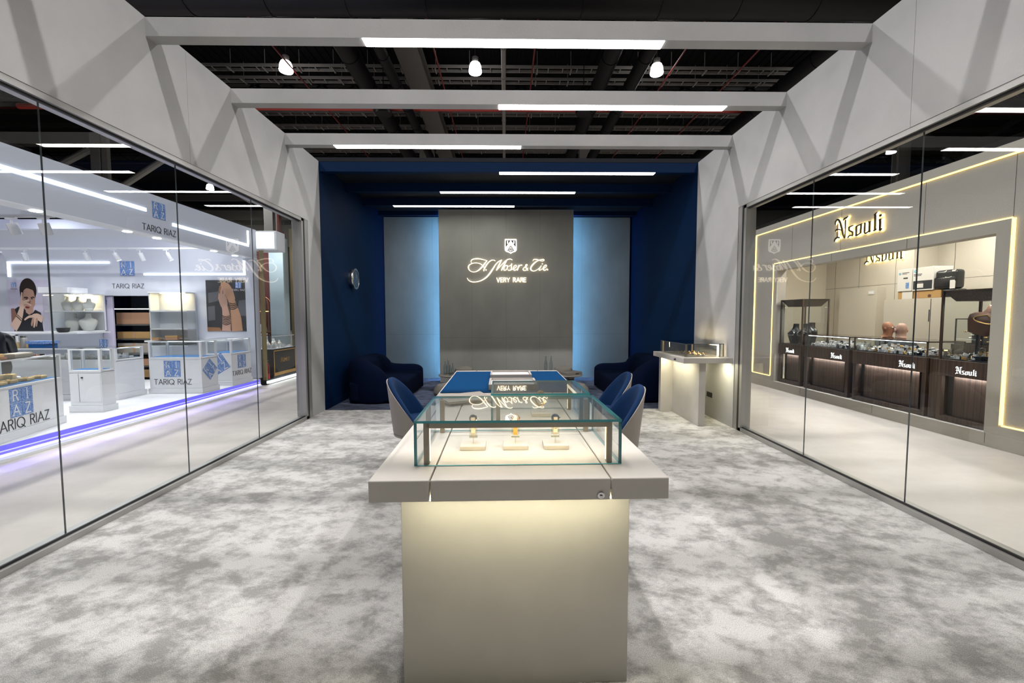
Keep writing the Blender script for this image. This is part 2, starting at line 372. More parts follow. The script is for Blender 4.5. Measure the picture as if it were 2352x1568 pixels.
# side walls: plaster fascia panels over the glazing and the pier before the alcove
def side_wall(name, x, sgn, seams, gend, label):
    mb = MB(); x1 = x+sgn*.22
    cuts = [-1.6]+seams+[6.38]
    for a, b in zip(cuts, cuts[1:]):
        if b <= gend: mb.box(x, x1, a+.0015, b-.0015, 2.715, H)
        else:
            mb.box(x, x1, a+.0015, gend, 2.715, H); mb.box(x, x1, gend, b, .0, H)
    mb.box(x+sgn*.012, x1-sgn*.01, -1.59, 6.37, 2.72, H-.004, mi=1)
    return struct(name, mb, ['plaster', 'seam'], label, 'wall')
side_wall('wall_left', XL, -1, [.5, 2.15, 3.80], 5.98, 'pale grey plaster side wall with the bright shop of blue logos behind its glass')
side_wall('wall_right', XR, 1, [-.25, 1.4, 3.035], 5.24, 'pale grey plaster side wall with the walnut counters behind its glass')
# glazing
def glazing(name, x, sgn, seams, gend, label):
    t = thing(name, label, 'window', (x+sgn*.06, 0, 0), kind='structure')
    xa, xb = sorted((x+sgn*.055, x+sgn*.065))
    cuts = [-1.5]+seams+[gend-.03]
    for a, b in zip(cuts, cuts[1:]):
        mb = MB(); mb.box(xa, xb, a+.0012, b-.0012, .04, 2.69)
        for f in mb.bm.faces:
            if abs(f.normal.x) < .5: f.material_index = 1
        obj('pane', mb, ['glass', 'paneedge'], t)
    mb = MB()
    for s_ in seams: mb.box(xa+.001, xb-.001, s_-.0013, s_+.0013, .04, 2.69)
    obj('joint', mb, 'paneedge', t)
    mb = MB(); f0, f1 = sorted((x+sgn*.005, x+sgn*.125))
    mb.box(f0, f1, -1.55, gend, 0.001, .04); mb.box(*sorted((x+sgn*.03, x+sgn*.042)), -1.55, gend, .04, .055, mi=1)
    obj('bottom_track', mb, ['alu', 'dark'], t)
    mb = MB(); mb.box(f0, f1, -1.55, gend, 2.675, 2.714); mb.box(*sorted((x+sgn*.028, x+sgn*.045)), -1.55, gend, 2.66, 2.676, mi=1)
    obj('top_track', mb, ['alu', 'dark'], t)
    mb = MB(); mb.box(f0, f1, gend-.012, gend+.03, .001, 2.714, mi=1); mb.box(f0, f1, gend-.055, gend-.012, .001, 2.714); mb.box(f0, f1, gend+.03, gend+.14 if sgn < 0 else gend+.1, .001, 2.714)
    obj('end_jamb', mb, ['alu', 'dark'], t)
    return t
glazing('window_1', XL, -1, [-1.06, -.53+.53*0, .53, 1.59, 2.65, 3.703, 4.769], 5.86, 'frameless glass wall on the left facing the white shop with blue logos')
glazing('window_2', XR, 1, [-1.25, -.19, .87, 1.93, 2.99, 4.047], 5.13, 'frameless glass wall on the right facing the walnut counters')
# cross beams with their light bars
BEAMS = [-.62, .38, 1.38, 2.385, 3.39, 4.40, 5.43, 6.40, 7.39, 8.31, 9.3]
BARS = {-.62: (-1.1, 1.2), .38: (-.08, 2.22), 1.38: (-2.12, .19), 2.385: (-.07, 2.23), 3.39: (-1.08, 1.23), 4.40: (-.06, 2.24), 5.43: (-2.11, .20), 6.40: (-.08, 2.22), 7.39: (-1.10, 1.20), 8.31: (-2.13, .18)}
WORDS = {-.62: 'overhead behind the entrance', .38: 'first inside the entrance', 1.38: 'second inside the entrance', 2.385: 'third inside the entrance',
         3.39: 'under the frontmost white beam in view', 4.40: 'under the middle white beam in view', 5.43: 'under the white beam next to the blue lintel',
         6.40: 'under the blue lintel at the mouth of the alcove', 7.39: 'second of three in the dark alcove ceiling', 8.31: 'last of the alcove, just before the logo wall'}
for k, y in enumerate(BEAMS):
    blue = y > 6
    mb = MB(); mb.box(XL, XR, y, y+.105, 3.51 if y < 9 else 3.56, H-.002)
    struct('trim_%d' % (k+1), mb, 'navy' if blue else 'plaster', ('navy blue' if blue else 'white plaster')+' cross beam spanning the stand, '+('carrying the light bar '+WORDS[y] if y in WORDS else 'hidden behind the logo wall'), 'beam')
    if y in BARS:
        a, b = BARS[y]
        t = thing('light_bar', 'long white light bar '+WORDS[y], 'light', ((a+b)/2, y+.05, 3.51), group='light bars under the cross beams')
        obj('diffuser', B(a, b, y+.003, y+.102, 3.5055, 3.5095), 'bar', t)
# navy alcove
mb = MB(); mb.box(XL-.2, XL, 6.381, 9.95, 0, H); struct('wall_left_alcove', mb, 'navy', 'navy left wall of the alcove with the round clock', 'wall')
mb = MB(); mb.box(XR, XR+.2, 6.381, 9.95, 0, H); struct('wall_right_alcove', mb, 'navy', 'navy right wall of the alcove behind the right sofa', 'wall')
mb = MB(); mb.box(XL, XR, 9.8, 9.95, 0, H); struct('wall_back', mb, 'navy', 'navy wall closing the alcove behind the grey panels', 'wall')
mb = MB(); mb.box(XL-.2, XR+.2, 6.40, 9.95, H+.002, H+.06); struct('ceiling', mb, 'navyceil', 'near-black ceiling over the alcove', 'ceiling')
def panel(name, x0, x1, y0, y1, z1, label, cols, rows):
    mb = MB(); n = len(cols)-1
    for a, b in zip(cols, cols[1:]):
        for c, d in zip(rows, rows[1:]): mb.box(a+.001, b-.001, y0, y1, c+.001 if c else .004, d-.001)
    mb.box(x0+.004, x1-.004, y0+.004, y1-.004, .006, z1-.004, mi=1)
    o = struct(name, mb, ['panelgrey', 'seam'], label, 'wall'); return o
panel('wall_panel_left', -2.69, -1.18, 9.66, 9.72, 3.60, 'grey wall panel in blue light to the left of the logo wall', [-2.69, -1.62, -1.18], [0, 1.0, 3.60])
panel('wall_panel_right', 1.22, 2.80, 9.66, 9.72, 3.60, 'grey wall panel in blue light to the right of the logo wall', [1.22, 1.72, 2.80], [0, 1.0, 3.60])
pm = panel('wall_panel_middle', -1.385, 1.432, 9.04, 9.14, 3.615, 'tall dark grey wall panel carrying the glowing logo', [-1.385, -.70, .02, .73, 1.432], [0, .95, 3.615])
for a, n in ((-1.395, 'left'), (1.435, 'right')):
    mb = MB(); mb.box(a-.02, a+.02, 9.27, 9.29, .03, 3.58); mb.box(a-.006, a+.006, 9.29, 9.30, .03, 3.58, mi=1); mb.box(a-.01, a+.01, 9.14, 9.27, .4, .43); mb.box(a-.01, a+.01, 9.14, 9.27, 3.2, 3.23); obj('edge_light', mb, ['alu', 'bluelight'], pm)
mb = MB(); mb.box(XL, XL+.012, 6.40, 9.6, .003, .09); struct('baseboard_left', mb, 'navy', 'navy baseboard along the left alcove wall', 'trim')
mb = MB(); mb.box(XR-.012, XR, 6.40, 9.6, .003, .09); struct('baseboard_right', mb, 'navy', 'navy baseboard along the right alcove wall', 'trim')
# ------------------------------------------------------------------ the glowing logo
SX = lambda px: -.009+(px-1159)*.00911
SZ = lambda py: 3.014-(py-548)*.00905
sf = lambda u, v, d: Vector((SX(1040+u/9.046), 9.04-d, SZ(520+v/9.046)))
SCRIPT = [  # traced pen strokes of the signature: points and pen widths
 ([(392, 752), (378, 718), (408, 683), (480, 668), (560, 670), (640, 688), (712, 706)], [10, 16, 20, 26, 24, 16, 10]),
 ([(715, 704), (660, 770), (595, 850), (520, 916), (440, 942), (370, 925), (332, 880), (326, 830), (352, 790), (420, 760), (500, 754), (575, 775), (625, 815), (650, 850)], [8, 30, 32, 22, 12, 14, 24, 26, 20, 14, 13, 15, 14, 10]),
 ([(884, 714), (850, 695), (800, 701), (745, 740), (700, 795), (662, 860), (640, 912), (655, 915)], [14, 16, 20, 24, 26, 26, 22, 10]),
 ([(688, 886), (692, 912)], [26, 26]),
 ([(297, 1062), (322, 1108), (380, 1142), (450, 1149), (540, 1136), (620, 1103), (700, 1048), (770, 968), (830, 880), (880, 800), (940, 732), (1018, 690)], [6, 16, 20, 18, 20, 24, 30, 36, 32, 24, 18, 10]),
 ([(1018, 690), (985, 745), (945, 825), (905, 910)], [10, 28, 32, 24]),
 ([(905, 910), (965, 845), (1040, 765), (1100, 708), (1150, 680), (1200, 675), (1237, 694)], [8, 12, 16, 20, 20, 18, 12]),
 ([(1120, 700), (1078, 775), (1035, 850), (1010, 912)], [14, 30, 32, 24]),
 ([(1120, 806), (1085, 815), (1060, 855), (1062, 900), (1088, 908), (1120, 880), (1138, 840), (1120, 806), (1165, 822), (1200, 800)], [14, 18, 24, 22, 14, 18, 20, 14, 10, 10]),
 ([(1196, 815), (1226, 768), (1216, 815), (1218, 860), (1200, 900), (1160, 908), (1140, 892)], [8, 14, 22, 26, 22, 14, 10]),
 ([(1200, 905), (1250, 880), (1300, 850), (1322, 818), (1300, 800), (1268, 830), (1256, 880), (1285, 908), (1330, 885), (1360, 850)], [8, 10, 14, 16, 14, 20, 26, 20, 10, 10]),
 ([(1375, 795), (1362, 840), (1338, 910)], [16, 26, 22]),
 ([(1352, 870), (1388, 812), (1425, 797), (1440, 808)], [10, 16, 22, 18]),
 ([(1562, 855), (1535, 900), (1485, 912), (1458, 890), (1475, 855), (1525, 825), (1546, 796), (1532, 782), (1512, 800), (1518, 840), (1540, 880), (1562, 912)], [10, 14, 18, 22, 16, 16, 14, 12, 14, 24, 26, 14]),
 ([(1660, 712), (1682, 682), (1738, 680), (1800, 700), (1862, 716), (1896, 700), (1880, 680), (1810, 690), (1740, 722), (1675, 775), (1630, 830), (1618, 880), (1645, 914), (1700, 920), (1760, 890), (1795, 860)], [8, 14, 16, 14, 12, 14, 14, 16, 24, 32, 34, 30, 22, 16, 12, 8]),
 ([(1838, 808), (1812, 850), (1792, 895), (1815, 905), (1850, 880)], [12, 24, 24, 16, 8]),
 ([(1852, 766), (1866, 778)], [24, 24]),
 ([(1850, 882), (1900, 860), (1940, 830), (1944, 802), (1915, 802), (1885, 845), (1882, 890), (1915, 908), (1965, 870)], [8, 10, 14, 16, 16, 24, 26, 18, 8]),
 ([(1968, 884), (1972, 906)], [24, 24])]
def script_mesh(fn, d0, d1):
    mb = MB()
    for k, (p, ws) in enumerate(SCRIPT): mb.stroke(p, [w_*.78+1 for w_ in ws], fn, d0, d1+k*.0002)
    return mb
obj_ = obj('logo_sign', script_mesh(sf, .012, .03), 'sign'); tag(obj_, 'glowing handwritten name sign on the grey logo wall', 'sign')
t = thing('tagline_sign', 'small glowing line of capital letters under the handwritten name sign', 'sign', (SX(1174.5), 9.03, SZ(647)))
for w_, px in (('VERY', 1155.5), ('RARE', 1193.3)): mb = MB(); write(mb, w_, wallY(SX(px), 9.04, SZ(647)), .085, .0135, .26, .012, .03); obj('word', mb, 'sign', t)
# crest: shield rim, chevron, pales and speckles
t = thing('crest_sign', 'small glowing shield crest above the handwritten name sign', 'sign', (SX(1172.5), 9.03, SZ(565)))
sh = [(1082, 262), (1322, 262), (1327, 400), (1326, 490), (1300, 522), (1262, 532), (1230, 545), (1203, 566), (1176, 545), (1145, 532), (1105, 522), (1082, 490), (1078, 400)]
ins = [(1203+(x-1203)*.83, 405+(y-405)*.83) for x, y in sh]
mb = MB(); L = [[sf(x, y, .03) for x, y in sh], [sf(x, y, .03) for x, y in ins]]; mb.loops([[sf(x, y, .012) for x, y in sh]]+L+[[sf(x, y, .02) for x, y in ins]], cap0=True, cap1=False)
obj('shield_rim', mb, 'crestlight', t)
mb = MB(); mb.prism(ins, sf, .014, .019); obj('shield_field', mb, 'ink', t)
mb = MB()
mb.prism([(1203, 285), (1305, 430), (1300, 505), (1276, 505), (1203, 372), (1130, 505), (1106, 505), (1101, 430)], sf, .019, .026)
for x in (1138, 1268): mb.prism([(x-14, 300), (x+14, 300), (x+9, 360), (x-9, 360)], sf, .019, .026)
for x, y in ((1203, 400), (1190, 432), (1216, 432), (1178, 462), (1203, 455), (1228, 462), (1165, 490), (1190, 492), (1216, 492), (1241, 490), (1203, 515)): mb.prism([(x-9, y-7), (x+8, y-9), (x+6, y+8), (x-8, y+7)], sf, .019, .026)
obj('chevron', mb, 'crestlight', t)
# wall clock shaped like a watch case
t = thing('wall_clock', 'round steel wall clock like a watch case on the navy alcove wall', 'clock', (XL, 7.6, 2.06))
r90 = Matrix.Rotation(PI/2, 4, 'Y')
mb = MB(); mb.lathe([(.10, .0), (.165, .003), (.168, .05), (.15, .065)], (XL, 7.6, 2.06), rot=r90, seg=40); obj('case', mb, 'steel', t, True)
mb = MB(); mb.lathe([(.165, .062), (.185, .07), (.18, .085), (.16, .092), (.15, .085), (.15, .07)], (XL, 7.6, 2.06), rot=r90, seg=40); obj('bezel', mb, 'steel', t, True)
mb = MB(); mb.lathe([(.155, .07), (.155, .078), (.02, .0785)], (XL, 7.6, 2.06), rot=r90, seg=40); obj('dial', mb, 'dial', t)
fc = wallXp(XL, 7.6, 2.06); mb = MB()
mb.stroke([(0, 0), (.05, .09)], .012, fc, .079, .082, False); obj('hour_hand', mb, 'steel', t); mb = MB(); mb.stroke([(0, 0), (-.03, .12)], .007, fc, .0805, .083, False); obj('minute_hand', mb, 'steel', t); mb = MB()
for k in range(12): a = k*PI/6; mb = MB(); mb.stroke([(.125*math.sin(a), .125*math.cos(a)), (.145*math.sin(a), .145*math.cos(a))], .007, fc, .078, .081, False); obj('hour_marker', mb, 'steel', t)
mb = MB(); mb.cyl((XL+.04, 7.6+.16, 2.06), (XL+.04, 7.6+.205, 2.06), .022); obj('crown', mb, 'steel', t)
# socket plates
tag(obj('socket_plate', B(XR-.008, XR, 5.775, 5.925, .275, .345, .003), 'black'), 'dark socket plate on the wall under the small display cabinet', 'socket')
mb = MB(); mb.box(XL, XL+.006, 6.56, 6.64, .33, .41, .002); mb.box(XL+.004, XL+.008, 6.56, 6.563, .33, .41, mi=1)
tag(obj('switch_plate', mb, ['navy', 'gold']), 'navy plate low on the alcove wall beside the left sofa', 'socket')
# ================================================================== THE HALL ABOVE AND BEYOND
mb = MB(); mb.box(-26, 26, -12, 45, 10.6, 10.7)
for k in range(170): x = -25.5+k*.3; mb.box(x, x+.12, 4, 30, 10.56, 10.6) if -16 < x < 16 else None
struct('ceiling_hall', mb, 'roofdeck', 'black corrugated roof deck of the exhibition hall', 'ceiling')
for n, b, lab in (('wall_far', (-26, 26, 45, 45.2), 'dark end wall of the hall'), ('wall_hall_left', (-26.2, -26, -12, 45), 'dark side wall of the hall beyond the white shop'), ('wall_hall_right', (26, 26.2, -12, 45), 'dark side wall of the hall beyond the walnut counters'), ('wall_hall_entrance', (-26, 26, -12.2, -12), 'dark hall wall behind the entrance')):
    mb = MB(); mb.box(*b, 0, 10.7); struct(n, mb, 'halldark', lab, 'wall')
def ibeam(mb, p0, p1, h=.45, w_=.25, t=.03):
    p0, p1 = Vector(p0), Vector(p1); d = (p1-p0).normalized(); s = d.cross(Vector((0, 0, 1))).normalized(); u = s.cross(d)
    for a, b, c, e in ((-w_/2, w_/2, h/2-t, h/2), (-w_/2, w_/2, -h/2, -h/2+t), (-t/2, t/2, -h/2+t, h/2-t)):
        L = [[p+s*a+u*c, p+s*b+u*c, p+s*b+u*e, p+s*a+u*e] for p in (p0, p1)]; mb.loops(L)
    return mb
n = 0
for x, hh, m, lab in ((-2.95, .7, 'hallgrey', 'broad grey steel roof beam running away over the stand, left of its middle'), (-12.2, .6, 'hallgrey', 'grey steel roof beam running away above the white shop'), (12, .6, 'duct', 'black steel roof beam running away above the walnut counters')):
    mb = MB(); ibeam(mb, (x, -6, 9.6), (x, 44, 9.6), .5, hh, .05); struct('roof_beam', mb, m, lab, 'beam')
for y, lab in ((11.2, 'black cross truss nearest the stand, seen above the first white beam'), (17.3, 'black cross truss in the second gap between the white beams'), (24.5, 'black cross truss far back above the alcove')):
    mb = MB(); mb.box(-26, 26, y, y+.25, 10.42, 10.55); mb.box(-26, 26, y, y+.25, 9.92, 10.05)
    for k in range(40): x = -26+k*1.3; mb.cyl((x, y+.12, 10.0), (x+.65, y+.12, 10.46), .05, seg=6); mb.cyl((x+1.3, y+.12, 10.0), (x+.65, y+.12, 10.46), .05, seg=6)
    struct('roof_beam_truss', mb, 'duct', lab, 'beam')
def duct(x0, y0, x1, y1, z, r, lab, m='duct', name='air_duct'):
    mb = MB(); a, b = Vector((x0, y0, z)), Vector((x1, y1, z)); mb.cyl(a, b, r, seg=28)
    L = (b-a).length; d = (b-a)/L
    for k in range(1, int(L/1.5)): p = a+d*k*1.5; mb.cyl(p-d*.02, p+d*.02, r+.015, seg=28)
    tag(obj(name, mb, m, smooth=True), lab, 'duct')
duct(-24, 8.6, 24, 8.6, 7.6, .40, 'thick black air duct crossing above the frontmost white beam')
duct(-4.35, 2, -4.35, 21.5, 8.72, .26, 'black air duct running away left of the broad grey roof beam')
duct(-3.42, 2, -3.42, 21.5, 8.72, .16, 'thin black air duct beside the broad grey roof beam')
duct(3.0, 2, 3.0, 21.5, 8.72, .24, 'black air duct running away right of the middle of the stand')
duct(4.0, 2, 4.0, 21.5, 8.72, .2, 'black air duct running away between the two right lamps')
duct(9.0, 2, 9.0, 21.5, 8.72, .3, 'black air duct running away above the right glass wall')
duct(-10.0, 2, -10.0, 21.5, 8.72, .3, 'black air duct running away above the left glass wall')
duct(-.03, 9.6, -.03, 38, 9.0, .07, 'slim pale pipe running straight away above the middle of the stand', 'tray', 'conduit_pipe')
def tray(y, z, lab, x0=-18, x1=18):
    t = thing('cable_tray', lab, 'cable tray', ((x0+x1)/2, y, z), group='cable trays under the hall roof')
    mb = MB(); mb.box(x0, x1, y, y+.02, z, z+.1); mb.box(x0, x1, y+.28, y+.3, z, z+.1)
    for k in range(int((x1-x0)/.5)): mb.box(x0+k*.5, x0+k*.5+.03, y+.02, y+.28, z+.01, z+.03)
    obj('rails', mb, 'tray', t)
    h0 = None
    for k in range(17):
        x = -9.4+k*1.17
        if h0 is None: mb = MB(); mb.cyl((x, y+.15, z-.01), (x, y+.15, 10.56), .012, seg=6); mb.box(x-.02, x+.02, y-.03, y+.33, z-.04, z-.01); h0 = obj('hanger', mb, 'tray', t)
        else: h = h0.copy(); C.objects.link(h); h.location.x = k*1.17
tray(15.2, 9.9, 'cable tray level with the three lamps, first behind the front white beam'); tray(15.95, 9.9, 'cable tray just above the middle white beam')
tray(18.5, 9.9, 'cable tray hung right beside the red pipe'); tray(19.8, 9.9, 'cable tray just above the third white beam'); tray(22.6, 9.9, 'cable tray seen low above the blue lintel')
def pipe(pts, r, lab, m='red'):
    mb = MB(); mb.tube(pts, r, 10); tag(obj('sprinkler_pipe', mb, m, smooth=True), lab, 'pipe')
pipe([(-18, 16.6, 9.2), (18, 16.6, 9.2)], .10, 'thick red sprinkler pipe crossing behind the middle white beam', 'redpipe')
for x, lab in ((-6.8, 'left of the left lamp'), (-5.0, 'right of the left lamp'), (-2.1, 'left of the middle lamp'), (.9, 'right of the pale pipe'), (5.4, 'right of the right lamp'), (7.6, 'farthest right in the roof')):
    pipe([(x, 3, 9.33), (x, 36, 9.33)], .025, 'thin red sprinkler pipe running away '+lab)
# columns and bracing seen beyond the stand
for x, lab in ((-20.3, 'grey steel column with a diagonal brace beyond the left glass wall'), (-11.9, 'grey steel column beside the red riser beyond the left glass wall'), (-4.05, 'grey steel column seen above the blue lintel, left of its middle'), (4.0, 'grey steel column seen above the blue lintel, right of its middle'), (20.3, 'grey steel column beyond the right glass wall')):
    mb = MB(); mb.box(x-.22, x+.22, 22, 22.05, 0, 10.5); mb.box(x-.22, x+.22, 22.35, 22.4, 0, 10.5); mb.box(x-.02, x+.02, 22.05, 22.35, 0, 10.5); mb.box(x+.24, x+.5, 22.1, 22.3, 0, 10.5)
    struct('column', mb, 'columngrey', lab, 'column')
mb = MB(); mb.cyl((-20.4, 22.2, 9.9), (-24, 22.2, 8.1), .16, seg=8); struct('column_brace', mb, 'columngrey', 'diagonal grey brace from the column beyond the left glass', 'column')
pipe([(-11.25, 21.8, 0), (-11.25, 21.8, 10.4)], .11, 'red vertical riser beside a column beyond the left glass wall')
for k, (z0, z1) in enumerate(((9.6, 10.0), (8.3, 8.9), (6.4, 7.9))):
    mb = MB(); mb.box(-25.9, -5, 31, 31.3, z0, z1); struct('wall_band', mb, 'hallgrey', ('uppermost', 'middle', 'lowest')[k]+' of the grey bands on the hall wall beyond the left glass', 'wall')
# X-shaped bracing node seen through the left glass
mb = MB(); cx, cz = -14.2, 8.4
for dx, dz in ((3.2, 2.0), (-3.2, 2.0), (3.2, -2.0), (-3.2, -2.0)): mb.cyl((cx, 19, cz), (cx+dx, 19, cz+dz), .12, seg=8)
mb.box(cx-.6, cx+.6, 18.9, 19.1, cz-.35, cz+.35); struct('roof_beam_brace', mb, 'columngrey', 'crossed grey bracing with a square joint plate beyond the left glass', 'beam')
for x, y, lab in ((-3.95, 14.45, 'round black ceiling loudspeaker left of the grey roof beam'), (2.58, 14.37, 'round black ceiling loudspeaker right of the pale pipe'), (-11.2, 12.4, 'round black ceiling loudspeaker seen through the left glass')):
    t = thing('ceiling_speaker', lab, 'loudspeaker', (x, y, 8), group='loudspeakers under the hall roof')
    mb = MB(); mb.lathe([(.17, 8.12), (.26, 8.08), (.26, 8.0), (.21, 7.99)], (x, y, 0)); obj('ring', mb, 'duct', t, True)
    mb = MB(); mb.lathe([(.2, 8.0), (.12, 8.03), (.06, 8.0), (.02, 7.985)], (x, y, 0)); mb.cyl((x, y, 8.1), (x, y, 10.5), .015, seg=6); obj('cone', mb, 'duct', t, True)
t = thing('smoke_detector', 'small pale detector hanging at the very top edge above the front beam', 'detector', (-.77, 9.4, 8))
mb = MB(); mb.lathe([(.03, 8.2), (.05, 8.08), (.12, 8.02), (.13, 7.97), (.08, 7.93)], (-.77, 9.4, 0)); obj('head', mb, 'tray', t, True)
mb = MB(); mb.cyl((-.77, 9.4, 8.1), (-.77, 9.4, 9.0), .015, seg=6); obj('drop_rod', mb, 'tray', t)
NM = [s_+' bell-shaped hall lamp '+n_ for n_ in ('over the entrance', 'over the back of the stand', 'in the gap behind the front white beam') for s_ in ('leftmost', 'middle', 'rightmost')] + ['bell-shaped hall lamp over the white shop, '+k_ for k_ in ('nearer', 'middle', 'farther')] + ['bell-shaped hall lamp over the walnut counters, '+k_ for k_ in ('nearer', 'middle', 'farther')] + ['distant hall lamp glowing above the white fascia behind the left glass', 'distant hall lamp glowing beside the light box behind the left glass', 'distant hall lamp glowing at the far corner of the right glass']
for k, (x, y) in enumerate(LAMPS):
    t = thing('high_bay_lamp', NM[k], 'lamp', (x, y, 9.22), group='bell-shaped hall lamps')
    mb = MB(); mb.lathe([(.20, 8.47), (.21, 8.5), (.185, 8.68), (.15, 8.76), (.08, 8.79)], (x, y, .77)); obj('reflector', mb, 'lampglow', t, True)
    mb = MB(); mb.lathe([(.11, 8.79), (.10, 8.95), (.03, 8.97)], (x, y, .77)); mb.cyl((x, y, 9.7), (x, y, 10.61), .006, seg=6); obj('driver', mb, 'tray', t, True)
# ================================================================== THE LONG TABLE
TR = math.radians(.7)
KT = .85; TT = .850       # the table is 1.02 m wide and .85 m high; KT sizes it and everything standing on it
tb = thing('display_table', 'long pale stone meeting table with a glowing panel base and drawer end', 'table', (.057*KT, 1.665*KT, TT), TR)
ct, st = math.cos(TR), math.sin(TR)
def tl(x, y): return ((.057+x*ct-y*st)*KT, (1.665+x*st+y*ct)*KT)
def lobj(n, mb, m, smooth=False, parent=tb):
    bmesh.ops.scale(mb.bm, vec=(KT, KT, KT), verts=mb.bm.verts)
    return obj(n, mb, m, parent, smooth, world=False)
mb = MB()
mb.box(-.6, -.361, 0, 3.43, -.088, 0, .004); lobj('top_slab', mb, 'stone')
mb = MB(); mb.box(.369, .6, 0, 3.43, -.088, 0, .004); lobj('top_slab', mb, 'stone')
mb = MB(); mb.box(-.355, .363, .64, 3.43, -.088, 0, .004); lobj('top_slab', mb, 'stone')
dr = lobj('drawer', B(-.355, .363, 0, .634, -.088, 0, .004), 'stone')
mb = MB(); mb.box(-.352, .36, .1575, .1605, 0, .0008); mb.box(-.452, -.449, .19, .66, 0, .0008); mb.box(.455, .458, .19, .70, 0, .0008); mb.box(-.45, .457, .70, .703, 0, .0008); lobj('seams', mb, 'seam')
mb = MB(); mb.lathe([(.0145, 0), (.0145, .004), (.012, .0045), (.0085, .0045), (.008, .003)], (.325, 0, -.068), rot=Matrix.Rotation(PI/2, 4, 'X')); mb.box(.32, .33, -.007, -.0045, -.0695, -.0665, mi=1)
lobj('lock', mb, ['steel', 'ink'], False, dr)
mb = MB(); mb.box(-.510, .490, .158, .55, .0-TT/KT, -.089, .003); lobj('base_panel', mb, 'stone')
mb = MB(); mb.box(-.44, .42, 2.75, 3.25, 0-TT/KT, -.089, .003); lobj('rear_base', mb, 'stone')
mb = MB(); mb.box(-.48, .46, .018, .046, -.0903, -.0885); lobj('under_light', mb, 'underlight')
mb = MB(); mb.box(-.48, .46, .048, .052, -.0925, -.0885); lobj('light_lip', mb, 'alu')

def showcase(name, lab, x0, x1, y0, y1, h, bars, posts, led):
    """five-sided glass cover with its inner metal frame and light strips"""
    t = thing(name, lab, 'display case', (*tl((x0+x1)/2, y0), TT+.0005), TR); t.scale = (KT,)*3
    th = .011; xm = (x0+x1)/2
    def part(n, mb, m, smooth=False):
        bmesh.ops.translate(mb.bm, vec=(-xm, -y0, 0), verts=mb.bm.verts); return obj(n, mb, m, t, smooth, world=False)
    def pane(a, b, c, d, e, f, ax):
        mb = MB(); mb.box(a, b, c, d, e, f)
        mb.bm.faces.ensure_lookup_table()
        for q in mb.bm.faces: q.material_index = 0 if abs(q.normal[ax]) > .5 else 1
        part('glass_pane', mb, ['showglass', 'edge'])
    pane(x0, x1, y0, y0+th, 0.001, h-th, 1); pane(x0, x1, y1-th, y1, 0.001, h-th, 1)
    pane(x0, x0+th, y0+th, y1-th, 0.001, h-th, 0); pane(x1-th, x1, y0+th, y1-th, 0.001, h-th, 0)
    pane(x0, x1, y0, y1, h-th, h, 2)
    for (px, py) in posts: mb = MB(); mb.box(px-.012, px+.012, py-.012, py+.012, .001, h-th-.004); part('frame_post', mb, 'bronze')
    for (a, b, c, d) in bars: mb = MB(); mb.box(a, b, c, d, h-th-.026, h-th-.003); part('frame_bar', mb, 'bronze')
    mb = MB()
    for q in led: mb.box(*q, mi=1 if q[1]-q[0] < .02 else 0)
    part('light_strip', mb, ['caselight', 'caseglow'])
    return t
hA = .198
showcase('glass_showcase', 'wide glass showcase at the near end of the table holding three watches', -.450, .452, .160, .735, hA,
         [(-.40, .403, .178, .200)], [(-.40, .19), (.403, .19), (-.40, .70), (.403, .70)],
         [(-.38, .385, .2005, .206, hA-.036, hA-.02), (-.388, -.3845, .193, .197, .012, hA-.04), (.388, .391, .193, .197, .012, hA-.04)])
showcase('glass_showcase', 'smaller glass showcase behind the wide one holding one looped watch', -.132, .446, .797, 1.305, hA,
         [(-.09, .405, .812, .834), (.39, .412, .834, 1.27)], [(-.09, .824), (.40, .824), (.40, 1.262)],
         [(-.08, .39, .8345, .840, hA-.036, hA-.02), (.384, .389, .85, 1.26, hA-.036, hA-.02), (.384, .389, 1.246, 1.252, .01, hA-.04)])
